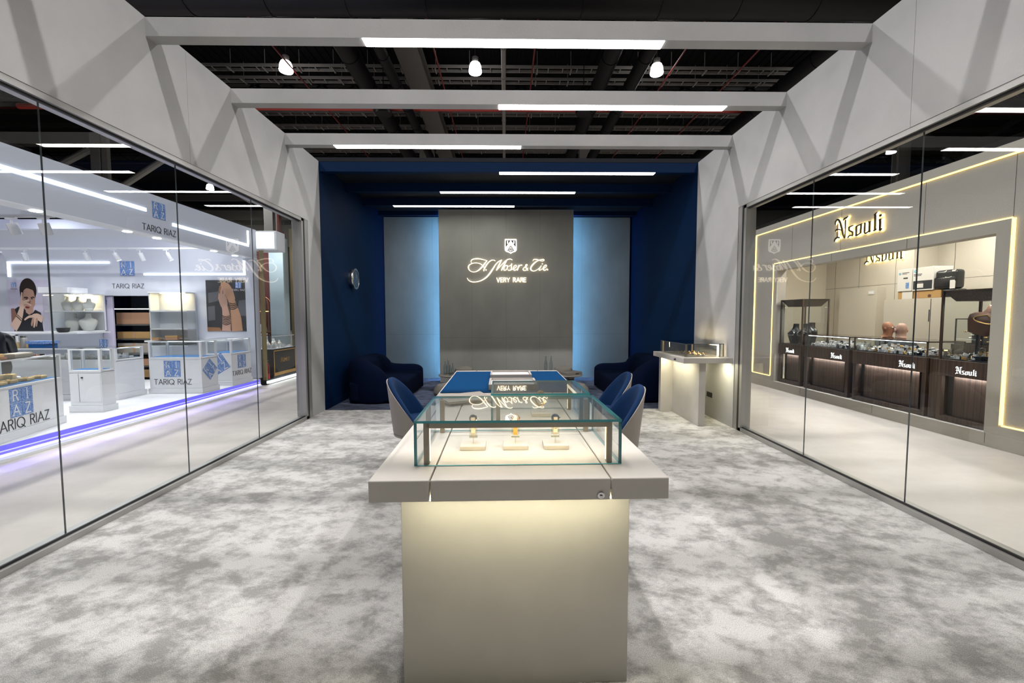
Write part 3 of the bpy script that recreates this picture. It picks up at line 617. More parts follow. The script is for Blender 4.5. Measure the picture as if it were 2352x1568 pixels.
# watches on their stands
def watch_stand(x, y, lab):
    wx, wy = tl(x, y); t = thing('watch_stand', lab, 'stand', (wx, wy, TT), 0, 'watch stands in the showcases'); t.scale = (KT,)*3
    L = lambda n, mb, m, s=False: obj(n, mb, m, t, s, world=False)
    L('base', B(-.061, .061, -.05, .05, .001, .021, .002), 'stone')
    mb = MB(); mb.box(-.003, .003, -.004, .002, .021, .052); L('post', mb, 'acrylic')
    mb = MB(); mb.box(-.020, .020, -.004, .0, .05, .125); mb.box(-.020, .020, -.004, .03, .048, .052); mb.box(-.02, .02, .0, .03, .122, .126); L('holder', mb, 'acrylic')
    return t
def watch(x, y, z, strap, case, lab, bez='ink', tilt=-.95, buckles=3):
    wx, wy = tl(x, y); t = thing('wrist_watch', lab, 'watch', (wx, wy, z), 0, 'watches on stands'); t.scale = (KT,)*3
    L = lambda n, mb, m, s=True: obj(n, mb, m, t, s, world=False)
    R_ = Matrix.Rotation(-tilt, 4, 'X')
    mb = MB(); mb.lathe([(.017, -.005), (.0205, -.003), (.0205, .003), (.018, .005)], rot=R_, seg=32)
    for sx in (-1, 1):
        for sy in (-1, 1): mb.box(sx*.011-.002, sx*.011+.002, sy*.021-.004, sy*.021+.004, -.003, .002, rot=None)
    L('case', mb, case)
    mb = MB(); mb.lathe([(.0165, .0045), (.0165, .0055), (.002, .0056)], rot=R_, seg=32); L('dial', mb, bez)
    mb = MB(); mb.cyl((.0205, 0, 0), (.025, 0, 0), .003, seg=12); L('crown', mb, case)
    path = [(0, -.016, .006), (0, -.022, -.012), (0, -.022, -.04), (0, -.020, -.066), (0, -.008, -.082), (0, .012, -.085), (0, .026, -.07), (0, .030, -.04), (0, .026, -.008), (0, .014, .012)]
    mb = MB(); Ls = []
    for p in path: q = Vector(p); d = Vector((0, q.y-.004, q.z+.04)).normalized(); Ls.append([q+Vector((-.0095, 0, 0)), q+Vector((.0095, 0, 0)), q+Vector((.0095, 0, 0))+d*.0025, q+Vector((-.0095, 0, 0))+d*.0025])
    mb.loops(Ls); L('strap', mb, strap, False)
    mb = MB()
    for k in range(buckles): mb.box(-.0065, .0065, -.0262, -.0245, -.030-k*.009, -.0275-k*.009)
    L('strap_holes', mb, 'greystrap' if strap != 'amber' else 'card', False)
    return t
for px, st_, cs, bz, lab, n in ((-.211, 'cream', 'steel', 'ink', 'steel watch with studded dark bezel and cream strap, left of three in the wide showcase', 2), (-.003, 'amber', 'rose', 'cream', 'rose gold watch with amber strap in the middle of the wide showcase', 4), (.195, 'cream', 'greystrap', 'dial', 'dark-cased watch with cream strap, right of three in the wide showcase', 3)):
    watch_stand(px, .42, {-.211: 'left', -.003: 'middle', .195: 'right'}[px]+' of the three watch stands in the wide showcase')
    watch(px, .425, TT+.145*KT, st_, cs, lab, bz, buckles=n)
wx, wy = tl(.185, 1.10); t = watch_stand(.185, 1.10, 'watch stand alone in the smaller showcase')
t = thing('wrist_watch', 'gold watch with its bracelet opened to a tall loop in the smaller showcase', 'watch', (wx, wy, TT+.11*KT), .35, 'watches on stands'); t.scale = (KT,)*3
mb = MB(); mb.tube([(.036*math.cos(a*PI/14), 0, .05*math.sin(a*PI/14)) for a in range(28)], .0042, 6, closed=True); mb.tube([(.031*math.cos(a*PI/14)+.004, .012, .046*math.sin(a*PI/14)) for a in range(28)], .003, 6, closed=True); obj('bracelet', mb, 'gold', t, True, world=False)
mb = MB(); mb.lathe([(.017, -.004), (.02, 0), (.017, .005)], (0, -.012, .038), rot=Matrix.Rotation(1.2, 4, 'X')); obj('case', mb, 'gold', t, True, world=False)
# folder propped on the table, felt pad and trays
def flat(x0, x1, y0, y1, z0, z1, bev=.001): mb = MB(); mb.box(x0, x1, y0, y1, z0, z1, bev); return mb
t = thing('desk_pad', 'large blue felt desk pad covering the far half of the table', 'desk pad', (.057*KT, 1.665*KT, TT), TR); t.scale = (KT,)*3
obj('felt', flat(-.585, .585, 1.93, 3.30, .001, .006), 'mat', t, world=False)
def tray_(name, lab, x0, x1, y0, y1, z):
    t = thing(name, lab, 'tray', (*tl((x0+x1)/2, y0), z), TR, 'presentation trays on the desk pad'); t.scale = (KT,)*3
    xm = (x0+x1)/2; a, b = x0-xm, x1-xm; d = y1-y0
    L = lambda n, mb, m: obj(n, mb, m, t, world=False)
    mb = MB(); mb.box(a, b, 0, .018, 0, .048, .001); mb.box(a, b, d-.018, d, 0, .048, .001); mb.box(a, a+.018, .018, d-.018, 0, .048, .001); mb.box(b-.018, b, .018, d-.018, 0, .048, .001); L('rim', mb, 'shell')
    L('lining', B(a+.018, b-.018, .018, d-.018, .001, .030), 'white')
tray_('presentation_tray', 'far grey presentation tray on the blue desk pad', -.178, .245, 2.65, 3.0, TT+.007)
tray_('presentation_tray', 'near grey presentation tray behind the smaller glass showcase', -.178, .250, 2.02, 2.42, TT+.007)
t = thing('document_folder', 'thin grey folder propped open on the table left of the small showcase', 'folder', (*tl(-.33, 1.55), TT), .5); t.scale = (KT,)*3
mb = MB(); mb.box(-.19, .17, -.11, .13, .034, .042, .001, rot=Matrix.Rotation(.05, 4, 'X')); obj('cover', mb, 'shell', t, world=False)
mb = MB(); mb.box(-.18, .16, -.10, .12, .022, .030, .001, rot=Matrix.Rotation(-.03, 4, 'Y')); obj('pages', mb, 'boxwhite', t, world=False)
mb = MB(); mb.box(-.10, .10, -.05, .05, .0, .024, .001); obj('support', mb, 'shell', t, world=False)
# ------------------------------------------------------------------ tub chairs
def make_chair():
    t = thing('tub_chair', '', 'chair', group='tub chairs at the long table'); t.scale = (1, .86, 1)
    N = 48
    def top(x): 
        z = .445-1.30*x
        z = min(max(z, .41), .83); return z
    def ring(r0, k, z0, z1, n=10):   # column of heights at angle
        a = 2*PI*k/N; return a
    L = []
    for j in range(13):
        f = j/12; ring_ = []
        for k in range(N):
            a = 2*PI*k/N; zt = top(.285*math.cos(a)); z = .335+(zt-.335)*f
            r = .252+(z-.335)*.115
            ring_.append(Vector((r*math.cos(a), r*math.sin(a), z)))
        L.append(ring_)
    for j in range(3, -1, -1):
        f = j/3; ring_ = []
        for k in range(N):
            a = 2*PI*k/N; zt = top(.285*math.cos(a))-.006; z = .345+(zt-.345)*f
            r = .252+(z-.335)*.115-.010
            ring_.append(Vector((r*math.cos(a), r*math.sin(a), z)))
        L.append(ring_)
    mb = MB(); mb.loops(L); obj('shell', mb, 'shell', t, True)
    L = []
    prof = [(.012, .0, -.05), (.010, .0, .0), (.018, .0, .012), (.034, .0, .017), (.052, .0, .010), (.060, .0, -.012), (.064, 0, -.08)]
    for off, _, dz in prof:
        ring_ = []
        for k in range(N):
            a = 2*PI*k/N; zt = top(.285*math.cos(a)); z = max(zt+dz, .40 if dz > -.02 else .39); r = .252+(z-.335)*.115-off
            ring_.append(Vector((r*math.cos(a), r*math.sin(a), z)))
        L.append(ring_)
    ring_ = []
    for k in range(N):
        a = 2*PI*k/N; z = .40; r = .252+(z-.335)*.115-.062; ring_.append(Vector((r*math.cos(a), r*math.sin(a), z)))
    L.append(ring_)
    mb = MB(); mb.loops(L, cap0=False, cap1=False); obj('back_lining', mb, 'velvet', t, True, angle=60)
    mb = MB(); mb.lathe([(.17, .36), (.205, .37), (.215, .40), (.20, .445), (.15, .462), (.02, .468)], seg=40); obj('seat_cushion', mb, 'velvet', t, True)
    mb = MB(); mb.lathe([(.20, .30), (.248, .305), (.25, .325), (.246, .328), (.246, .334)], seg=40); obj('swivel_ring', mb, 'shell', t, True)
    mb = MB(); mb.cyl((0, 0, .03), (0, 0, .31), .035); obj('post', mb, 'alu', t, True)
    mb = MB(); mb.lathe([(.24, .0), (.245, .01), (.20, .022), (.04, .035)], seg=40); obj('foot', mb, 'alu', t, True)
    return t
chair = make_chair()
place(chair, (-.80, 4.0, 0), 0, 'blue velvet tub chair with beige shell at the left side of the table')
place(chair, (.85, 3.52, 0), PI, 'nearer of the two blue velvet tub chairs on the right side of the table')
place(chair, (.985, 4.34, 0), PI, 'farther of the two blue velvet tub chairs on the right side of the table')
# ================================================================== LOUNGE IN THE ALCOVE
def rounded_poly(pts, rs, n=7):
    out = []; N = len(pts)
    for k in range(N):
        p = Vector(pts[k]); a = (Vector(pts[k-1])-p).normalized(); b = (Vector(pts[(k+1) % N])-p).normalized(); r = rs[k]
        for j in range(n+1):
            t = j/n; q0 = p+a*r; q2 = p+b*r
            out.append(q0*(1-t)**2+p*2*t*(1-t)+q2*t*t)
    return out
def cushion_block(poly, z0, z1, r=.06, crown=.02):
    mb = MB(); c = sum(poly, Vector((0, 0)))/len(poly); L = []
    def inset(d): return [p+(c-p).normalized()*d for p in poly]
    for d, z in ((.03, z0), (.0, z0+.03), (0, z1-r)): L.append([Vector((p.x, p.y, z)) for p in inset(d)])
    for j in range(1, 6): a = j/5*PI/2; L.append([Vector((p.x, p.y, z1-r+r*math.sin(a))) for p in inset(r*(1-math.cos(a)))])
    L.append([Vector((p.x, p.y, z1+crown)) for p in [p+(c-p)*.6 for p in poly]])
    mb.loops(L); return mb
def sofa(name, x0, sgn, label):
    t = thing(name, label, 'sofa', (x0, 6.72, 0), group='navy sofas in the alcove')
    def pt(x, y): return Vector((x0+sgn*x, 6.72+y))
    poly = rounded_poly([pt(.14, .06), pt(1.03, .06), pt(1.06, 1.80), pt(.14, 1.80)], [.2, .40, .25, .1])
    obj('seat_block', cushion_block(poly, .03, .345, .05, .02), 'sofa', t, True)
    path = [(.80, .19, .42), (.62, .19, .57), (.44, .20, .67), (.29, .29, .71), (.25, .5, .72), (.25, .8, .72), (.25, 1.1, .72), (.27, 1.34, .71), (.33, 1.52, .63), (.44, 1.64, .51), (.62, 1.69, .475), (.85, 1.70, .47), (1.05, 1.67, .46)]
    # smooth the path, then sweep a soft upright section along it
    P = [Vector(p) for p in path]; Q = []
    for k in range(len(P)-1):
        a, b, c, d = P[max(k-1, 0)], P[k], P[k+1], P[min(k+2, len(P)-1)]
        for j in range(4):
            s = j/4; Q.append(.5*((2*b)+(c-a)*s+(2*a-5*b+4*c-d)*s*s+(3*b-a-3*c+d)*s**3))
    Q.append(P[-1]); mb = MB(); L = []
    n = len(Q)
    for k, q in enumerate(Q):
        d = (Q[min(k+1, n-1)]-Q[max(k-1, 0)]); d = Vector((d.x, d.y)).normalized(); nn = Vector((-d.y, d.x))
        e = min(k, n-1-k); sc = min(1, math.sin(min(1, (e+.6)/4.5)*PI/2)); w_ = .165*sc; h = q.z-.08*(1-sc)
        prof = [(-w_*.9, .03), (w_*.9, .03), (w_, .08), (w_, h-.12), (w_*.85, h-.04), (w_*.5, h-.008), (0, h), (-w_*.5, h-.008), (-w_*.85, h-.04), (-w_, h-.12), (-w_, .08)]
        L.append([Vector((x0+sgn*(q.x+nn.x*o), 6.72+q.y+nn.y*o, z)) for o, z in prof])
    mb.loops(L); obj('backrest', mb, 'sofa', t, True, angle=70)
    mb = MB(); 
    for x, y in ((.3, .3), (.9, .4), (.3, 1.6), (.9, 1.6)): p = pt(x, y); mb.cyl((p.x, p.y, .003), (p.x, p.y, .04), .03)
    obj('feet', mb, 'black', t)
sofa('lounge_sofa', XL+.02, 1, 'low navy sofa with curved back against the left alcove wall')
sofa('lounge_sofa', XR-.02, -1, 'low navy sofa with curved back against the right alcove wall')
# pebble tables
def low_table(x, y, label, sgn):
    t = thing('coffee_table', label, 'table', (x, y, 0), group='round taupe coffee tables')
    mb = MB(); mb.lathe([(.24, .3), (.30, .312), (.31, .322), (.30, .332), (.02, .334)], (x, y, 0), seg=40); obj('table_top', mb, 'pebble', t, True)
    mb = MB(); mb.cyl((x, y, .1), (x, y, .31), .05); obj('stem', mb, 'alu', t)
    mb = MB(); mb.lathe([(.14, .003), (.16, .01), (.05, .10)], (x, y, 0)); obj('foot', mb, 'alu', t, True)
    return t
def pouf(x, y, r, z, label):
    t = thing('pebble_pouf', label, 'pouf', (x, y, 0), group='pebble shaped poufs')
    h = z-.02
    mb = MB(); mb.lathe([(r*.7, .02), (r*.93, .02+h*.16), (r, .02+h*.36)], (x, y, 0), seg=36); obj('lower_half', mb, 'pebble', t, True)
    mb = MB(); mb.lathe([(r*.99, .02+h*.37), (r*.99, .02+h*.40)], (x, y, 0), seg=36); obj('piping', mb, 'ink', t)
    mb = MB(); mb.lathe([(r, .02+h*.41), (r*.96, .02+h*.66), (r*.78, .02+h*.9), (r*.4, z), (.02, z+.004)], (x, y, 0), seg=36); obj('upper_half', mb, 'pebble', t, True)
    mb = MB(); mb.cyl((x, y, .003), (x, y, .03), r*.6); obj('plinth', mb, 'black', t)
low_table(-.92, 7.85, 'round taupe coffee table carrying four glass bottles, left behind the long table', -1)
low_table(1.12, 7.85, 'round taupe coffee table carrying a flat box, right behind the long table', 1)
pouf(-.92, 7.22, .30, .27, 'taupe pebble pouf on the floor in front of the left coffee table')
pouf(1.12, 7.22, .30, .27, 'taupe pebble pouf on the floor in front of the right coffee table')
pouf(-.82, 8.45, .22, .41, 'taller taupe pouf behind the left coffee table')
pouf(1.15, 8.45, .22, .41, 'taller taupe pouf behind the right coffee table')
def bottle(x, y, s, label, z=.336):
    t = thing('glass_bottle', label, 'bottle', (x, y, z), group='glass bottles on the coffee tables')
    mb = MB(); mb.lathe([(.030*s, .002), (.033*s, .01), (.033*s, .13*s), (.026*s, .165*s), (.013*s, .21*s), (.011*s, .255*s)], seg=20); obj('body', mb, 'bottle', t, True, world=False)
    mb = MB(); mb.lathe([(.013*s, .252*s), (.013*s, .272*s), (.004, .274*s)], seg=14); obj('cap', mb, 'steel', t, True, world=False)
for x, y, s, l in ((-1.10, 7.80, 1, 'taller clear bottle on the left coffee table, outer of the tall pair'), (-1.06, 7.9, 1.02, 'taller clear bottle on the left coffee table, inner of the tall pair'), (-1.0, 7.72, .74, 'short clear bottle on the left coffee table, nearer of the short pair'), (-.97, 7.84, .76, 'short clear bottle on the left coffee table, farther of the short pair')): bottle(x, y, s, l)
low = thing('side_table', 'small round side table under the two bottles at the right', 'table', (.83, 8.15, 0))
mb = MB(); mb.lathe([(.12, .34), (.16, .35), (.16, .36), (.02, .362)], (.83, 8.15, 0), seg=30); obj('table_top', mb, 'pebble', low, True)
mb = MB(); mb.cyl((.83, 8.15, .02), (.83, 8.15, .345), .03); mb.cyl((.83, 8.15, .003), (.83, 8.15, .02), .12); obj('stem', mb, 'alu', low, True)
bottle(.775, 8.15, 1, 'clear bottle at the right behind the table, left of the pair', .363); bottle(.875, 8.15, 1, 'clear bottle at the right behind the table, right of the pair', .363)
t = thing('flat_box', 'flat grey box with a dark slot lying on the right coffee table', 'box', (1.2, 7.8, .336), .5)
obj('carton', B(-.17, .17, -.12, .12, 0, .05, .003), 'pebble', t, world=False); obj('slot', B(.02, .10, -.122, -.118, .01, .03), 'ink', t, world=False)
# ================================================================== SMALL WALL DISPLAY CABINET (right)
t = thing('display_pedestal', 'small stone display counter on panel legs against the right wall pier', 'counter', (2.55, 5.8, 0))
obj('top_slab', B(2.22, XR-.002, 5.27, 6.36, .808, .875, .003), 'stone', t)
obj('leg_panel', B(2.445, 2.53, 5.325, 6.17, .001, .807, .002), 'stone', t)
obj('end_panel', B(2.27, 2.83, 6.172, 6.25, .001, .807, .002), 'stone', t)
obj('under_light', B(2.56, 2.80, 5.33, 5.43, .8055, .807), 'underlight', t)
mb = MB(); mb.box(2.285, 2.33, 5.45, 6.16, .8055, .807); mb.box(2.56, 2.8, 6.12, 6.155, .8055, .807); obj('under_light', mb, 'underlight', t)
mb = MB(); mb.cyl((2.222, 5.52, .838), (2.207, 5.52, .838), .012); mb.box(2.196, 2.21, 5.515, 5.525, .832, .844); obj('lock', mb, 'ink', t)
t = thing('glass_showcase', 'low glass showcase of gold and steel watches on the small counter at the right', 'display case', (2.55, 5.85, .876))
z0, z1 = .876, 1.045
for (a, b, c, d, e, f, ax) in ((2.30, 2.80, 5.42, 5.428, z0, z1-.008, 1), (2.30, 2.80, 6.27, 6.278, z0, z1-.008, 1), (2.30, 2.308, 5.428, 6.27, z0, z1-.008, 0), (2.792, 2.80, 5.428, 6.27, z0, z1-.008, 0), (2.30, 2.80, 5.42, 6.278, z1-.008, z1, 2)):
    mb = MB(); mb.box(a, b, c, d, e, f)
    for q in mb.bm.faces: q.material_index = 0 if abs(q.normal[ax]) > .5 else 1
    obj('glass_pane', mb, ['showglass', 'paneedge'], t)
for px, py in ((2.325, 5.445), (2.755, 5.445), (2.325, 6.25), (2.755, 6.25)): obj('frame_post', B(px-.01, px+.01, py-.01, py+.01, z0, z1-.01), 'bronze', t)
obj('frame_bar', B(2.745, 2.765, 5.455, 6.24, z1-.03, z1-.01), 'bronze', t)
mb = MB(); mb.box(2.735, 2.744, 5.46, 6.24, z1-.024, z1-.012); mb.box(2.736, 2.744, 5.458, 5.464, z0+.01, z1-.03); obj('light_strip', mb, 'caselight', t)
obj('lining', B(2.33, 2.75, 5.46, 6.24, z0, z0+.004), 'hallgrey', t)
proto = None; used = []
for r in range(4):
    for c in range(5):
        x, y = 2.42+c*.062+random.uniform(-.008, .008), 5.56+r*.155+random.uniform(-.015, .015)
        gold = (r+c) % 3 != 0
        lab = ('gold' if gold else 'steel')+' watch laid flat in the small right showcase, '+['nearest', 'second', 'third', 'farthest'][r]+' row, '+['first from the room side', 'second from the room side', 'middle of its row', 'second from the wall', 'next to the wall'][c]
        if r == 0 and c in (0, 4): continue
        q = thing('wrist_watch', lab, 'watch', (x, y, z0+.005), random.uniform(-.6, .6), 'watches in the small right showcase')
        mb = MB(); mb.lathe([(.016, .012), (.019, .014), (.019, .02), (.015, .023)], seg=18); obj('case', mb, 'gold' if gold else 'steel', q, True, world=False)
        mb = MB(); mb.loops([[(-.009, yy, zz), (.009, yy, zz), (.009, yy, zz+.004), (-.009, yy, zz+.004)] for yy, zz in ((-.07, .003), (-.04, .014), (-.018, .016), (.018, .016), (.04, .014), (.07, .003))]); obj('strap', mb, ['rose', 'gold', 'steel', 'greystrap'][(r*5+c) % 4], q, world=False)
# ================================================================== WHITE SHOP BEYOND THE LEFT GLASS
PZ = .13
mb = MB(); mb.box(-11, -5.0, 1.5, 8.75, -.03, PZ); bp = struct('booth_platform', mb, 'white', 'white raised floor of the shop beyond the left glass, edged with violet light', 'platform')
obj('emissive_riser', B(-4.9995, -4.996, 1.5, 8.72, .03, .127), 'violetband', bp); obj('edge_light', B(-4.996, -4.986, 1.5, 8.72, .066, .076), 'violetpale', bp); obj('edge_light', B(-4.996, -4.965, 1.5, 8.72, .006, .022), 'violetpale', bp); obj('floor_glow_strip', B(-4.996, -4.988, 1.5, 8.72, .0275, .034), 'violet', bp)  # riser band emits by itself, standing in for violet light falling on it
mb = MB(); mb.box(-4.985, -4.94, 1.5, 8.72, -.03, .002); obj('edge_trim', mb, 'white', bp)
# back wall with doorway
mb = MB(); mb.box(-10.38, -8.2, 8.8, 8.95, PZ, 3.2); mb.box(-7.2, -5.262, 8.8, 8.95, PZ, 3.2); mb.box(-8.2, -7.2, 8.8, 8.95, 1.83, 3.2)
bw = struct('booth_wall', mb, 'whitewall', 'white back wall of the shop beyond the left glass', 'wall')
for q in ((-9.96, -7.95, 2.475, 2.51), (-9.96, -9.915, 2.21, 2.475), (-7.27, -5.24, 2.24, 2.275), (-5.28, -5.24, 2.275, 2.53)):
    obj('light_strip', B(q[0], q[1], 8.78, 8.799, q[2], q[3]), 'coolled', bw)
# fascia
mb = MB(); mb.box(-5.25, -5.1, 1.5, 8.95, 2.59, 3.17); fs = struct('booth_fascia', mb, 'whitewall', 'white fascia board over the front of the shop beyond the left glass', 'fascia wall'); fs['category'] = 'wall'
obj('light_strip', B(-5.099, -5.085, 1.6, 6.25, 2.895, 2.94), 'coolled', fs); obj('light_strip', B(-5.099, -5.085, 6.73, 8.67, 2.79, 2.835), 'coolled', fs); obj('light_strip', B(-5.099, -5.085, 8.64, 8.68, 2.835, 3.10), 'coolled', fs)
obj('bottom_edge', B(-5.3, -5.09, 1.5, 8.95, 2.575, 2.59), 'white', fs)
mb = MB(); mb.box(-5.26, -5.085, 8.785, 8.965, PZ, 2.574); struct('column_booth', mb, 'whitewall', 'white end post of the shop beyond the left glass', 'column')
for y, l in ((4.9, 'nearest, above the left counter'), (6.05, 'second along'), (6.55, 'third along'), (7.8, 'fourth along'), (8.4, 'last, next to the end post')):
    t = thing('downlight', 'small round downlight under the white fascia, '+l, 'light', (-5.2, y, 2.574), group='downlights under the white fascia')
    mb = MB(); mb.cyl((-5.2, y, 2.568), (-5.2, y, 2.5745), .05); obj('lens', mb, 'lampglow', t)
def brand(name, label, fn_, s, ty, th, rot=0, thin=.09, parent=None, lz=None):
    """tile emblem over thin lettering"""
    t = parent or thing(name, label, 'sign', fn_(0, 0, 0))
    obj('emblem', emblem(fn_, s, rot), ['logo', 'signwhite'] if False else ['logo', 'white'], t)
    if th: mb = MB(); write(mb, 'TARIQ RIAZ', lambda u, v, d: fn_(u, v+ty, d), th, th*thin, .2, 0, .003); obj('lettering', mb, 'ink', t)
    return t
brand('shop_sign', 'blue tile emblem with thin lettering on the white fascia', wallXp(-5.099, 6.485, 2.96), .235, -.325, .085)
brand('shop_sign', 'blue tile emblem with thin lettering on the back wall above the dark doorway', wallY(-7.605, 8.799, 2.375), .29, -.395, .088)
# light box at the corner, its code left blank
t = thing('light_box', 'glowing white cube sign at the corner of the white shop', 'sign', (-4.97, 9.2, 2.97))
obj('housing', B(-5.21, -4.72, 9.02, 9.36, 2.77, 3.17, .01), 'white', t); obj('face', B(-5.18, -4.77, 9.010, 9.019, 2.81, 3.14), 'lightbox', t)
mb = MB(); write(mb, 'TARIQ RIAZ', wallY(-4.975, 9.0095, 2.83), .03, .003, .2, 0, .001); obj('lettering', mb, 'bluewhite', t)
mb = MB(); mb.box(-5.24, -5.205, 9.0, 9.1, 2.85, 3.1); obj('bracket', mb, 'alu', t)
# upper beams and tracks
mb = MB(); mb.box(-9.5, -5.26, 5.15, 5.27, 2.60, 2.74); sb = struct('booth_beam', mb, 'whitewall', 'white cross beam of the shop with two large spots', 'beam'); obj('light_strip', B(-9.4, -5.3, 5.2, 5.25, 2.741, 2.75), 'violet', sb); obj('track', B(-9.4, -5.3, 5.17, 5.205, 2.57, 2.60), 'white', sb)
mb = MB(); mb.box(-10, -5.3, 7.5, 7.62, 2.9, 3.06); struct('booth_beam', mb, 'whitewall', 'grey-white cross beam deeper inside the white shop', 'beam')
mb = MB(); mb.box(-10.1, -5.26, 8.28, 8.32, 2.68, 2.71); mb.box(-10.1, -10.06, 8.3, 8.8, 2.68, 2.71); struct('booth_beam_rail', mb, 'white', 'thin white lighting rail before the back wall of the white shop', 'beam')
def spot(x, y, z, r, L, tilt, label):
    t = thing('track_spot', label, 'spotlight', (x, y, z), group='track spots in the white shop')
    d = Vector((tilt, .35, -1)).normalized(); a = Vector((x, y, z-.07)); b = a+d*L
    mb = MB(); mb.cyl((x, y, z-.08), (x, y, z), .012, seg=8); mb.box(x-.06, x+.06, y-.015, y+.015, z-.02, z); obj('bracket', mb, 'white', t)
    mb = MB(); mb.cyl(a, b, r, seg=20, cap=False); mb.cyl(a-d*.003, a, r, seg=20); obj('barrel', mb, 'white', t, True)
    mb = MB(); mb.cyl(b-d*.012, b-d*.004, r*.93, seg=20); obj('lens', mb, 'lampglow', t)
for k, x in enumerate((-9.08, -7.94, -7.40, -6.92, -6.42)): spot(x, 8.3, 2.68, .042, .15, (-.1, .05, .3, .12, .35)[k], 'small white track spot on the rear rail of the white shop, '+['farthest left', 'second from left', 'middle', 'second from right', 'farthest right'][k])
spot(-5.80, 5.19, 2.57, .052, .13, .1, 'large white track spot on the near beam, left one glowing warm'); spot(-5.43, 5.19, 2.57, .052, .13, .0, 'large white track spot on the near beam, right one')
# posters: flat printed boards
def poster(name, label, x0, x1, z0, z1, bg, shapes, fn=None):
    t = thing(name, label, 'poster', ((x0+x1)/2, 8.79, z0))
    W, Hh = x1-x0, z1-z0; f = lambda u, v, d: Vector((x0+u*W, 8.786-d, z0+v*Hh))
    mb = MB(); mats = [bg]; mb.prism([(0, 0), (1, 0), (1, 1), (0, 1)], f, -.012, 0, 0)
    for k, (m, pts) in enumerate(shapes):
        if m not in mats: mats.append(m)
        d = .0004*(k+1)
        if isinstance(pts, tuple): mb.stroke(pts[0], pts[1], lambda u, v, dd: f(u/W*W, v, dd), d-.0003, d, True, mats.index(m))
        else: mb.prism(pts, f, d-.0003, d, mats.index(m))
    obj('print', mb, mats, t); return t, f
def ell(cx, cz, rx, rz, n=20, a0=0): return [(cx+rx*math.cos(2*PI*k/n+a0), cz+rz*math.sin(2*PI*k/n+a0)) for k in range(n)]
M['skinp'] = mat('print_skin', (.42, .25, .19), .6); M['skinp2'] = mat('print_skin_shadow', (.22, .11, .085), .6); M['hairp'] = mat('print_hair', (.02, .013, .01), .5); M['topp'] = mat('print_black', (.012, .013, .018), .6)
M['lip'] = mat('print_lip', (.18, .03, .03), .5); M['skinl'] = mat('print_skin_light', (.60, .42, .34), .6); M['charcoal'] = mat('print_charcoal', (.022, .024, .03), .5); M['charlite'] = mat('print_grey', (.09, .095, .11), .5); M['tan'] = mat('print_tan', (.40, .22, .13), .6); M['tand'] = mat('print_tan_shadow', (.24, .11, .05), .6)
t, pf = poster('poster', 'framed photo print of a dark-haired woman with her hands raised to her face', -9.98, -9.2, 1.12, 2.145, 'lavender', [
    ('hairp', ell(.51, .80, .215, .235)), ('skinp', [(.33, .70), (.36, .82), (.50, .84), (.64, .80), (.68, .66), (.66, .50), (.58, .42), (.50, .40), (.40, .44), (.34, .56)]),
    ('hairp', [(.31, .60), (.30, .86), (.40, .99), (.60, .99), (.70, .82), (.69, .64), (.66, .78), (.52, .87), (.40, .80), (.35, .66)]),
    ('topp', [(.10, .0), (.12, .42), (.24, .48), (.36, .47), (.48, .35), (.60, .36), (.66, .42), (.80, .36), (.84, .0)]),
    ('skinp', [(.42, .47), (.42, .37), (.50, .32), (.60, .36), (.62, .46), (.54, .41)]), ('skinp2', [(.05, .44), (.13, .45), (.2, .3), (.12, .1), (.04, .12)]),
    ('hairp', ([(.40, .655), (.47, .66), (.50, .645)], .022)), ('hairp', ([(.57, .655), (.63, .665), (.66, .65)], .018)), ('ink', ell(.46, .63, .026, .012)), ('ink', ell(.60, .635, .024, .012)),
    ('skinp2', ([(.53, .63), (.55, .57), (.51, .55)], .02)), ('lip', ell(.475, .47, .055, .024)),
    ('skinl', ([(.08, .06), (.22, .22), (.31, .40), (.34, .50)], [.20, .17, .12, .10])), ('skinl', ell(.36, .53, .085, .075)),
    ('skinl', ([(.33, .56), (.34, .66), (.36, .76)], [.06, .045, .03])), ('skinl', ([(.38, .57), (.46, .59), (.54, .61)], [.05, .045, .03])), ('skinl', ([(.38, .54), (.48, .54), (.58, .50)], [.05, .045, .03])), ('skinp', ([(.39, .51), (.48, .505), (.56, .48)], [.045, .04, .03])),
    ('gold', ([(.17, .30), (.23, .26), (.30, .20)], .018)), ('gold', ([(.19, .33), (.25, .29), (.32, .235)], .012)),
    ('skinl', ([(.84, .22), (.72, .28), (.60, .27)], [.13, .13, .12])), ('skinl', ([(.62, .29), (.50, .28), (.38, .22)], [.06, .045, .03])), ('skinp', ([(.62, .26), (.57, .16), (.56, .10)], [.06, .05, .03])), ('skinl', ([(.66, .25), (.63, .14), (.61, .07)], [.05, .045, .03])), ('skinp', ([(.70, .25), (.69, .16), (.67, .09)], [.05, .045, .03]))])
obj('emblem', emblem(lambda u, v, d: pf(.165+u*1.0, .91+v*.76, .009+d), .115), ['logo', 'white'], t)
mb = MB(); write(mb, 'TARIQ RIAZ', lambda u, v, d: pf(.17+u/.78, .815+v/1.02, .009+d), .02, .0025, .2, 0, .001); obj('lettering', mb, 'charlite', t)
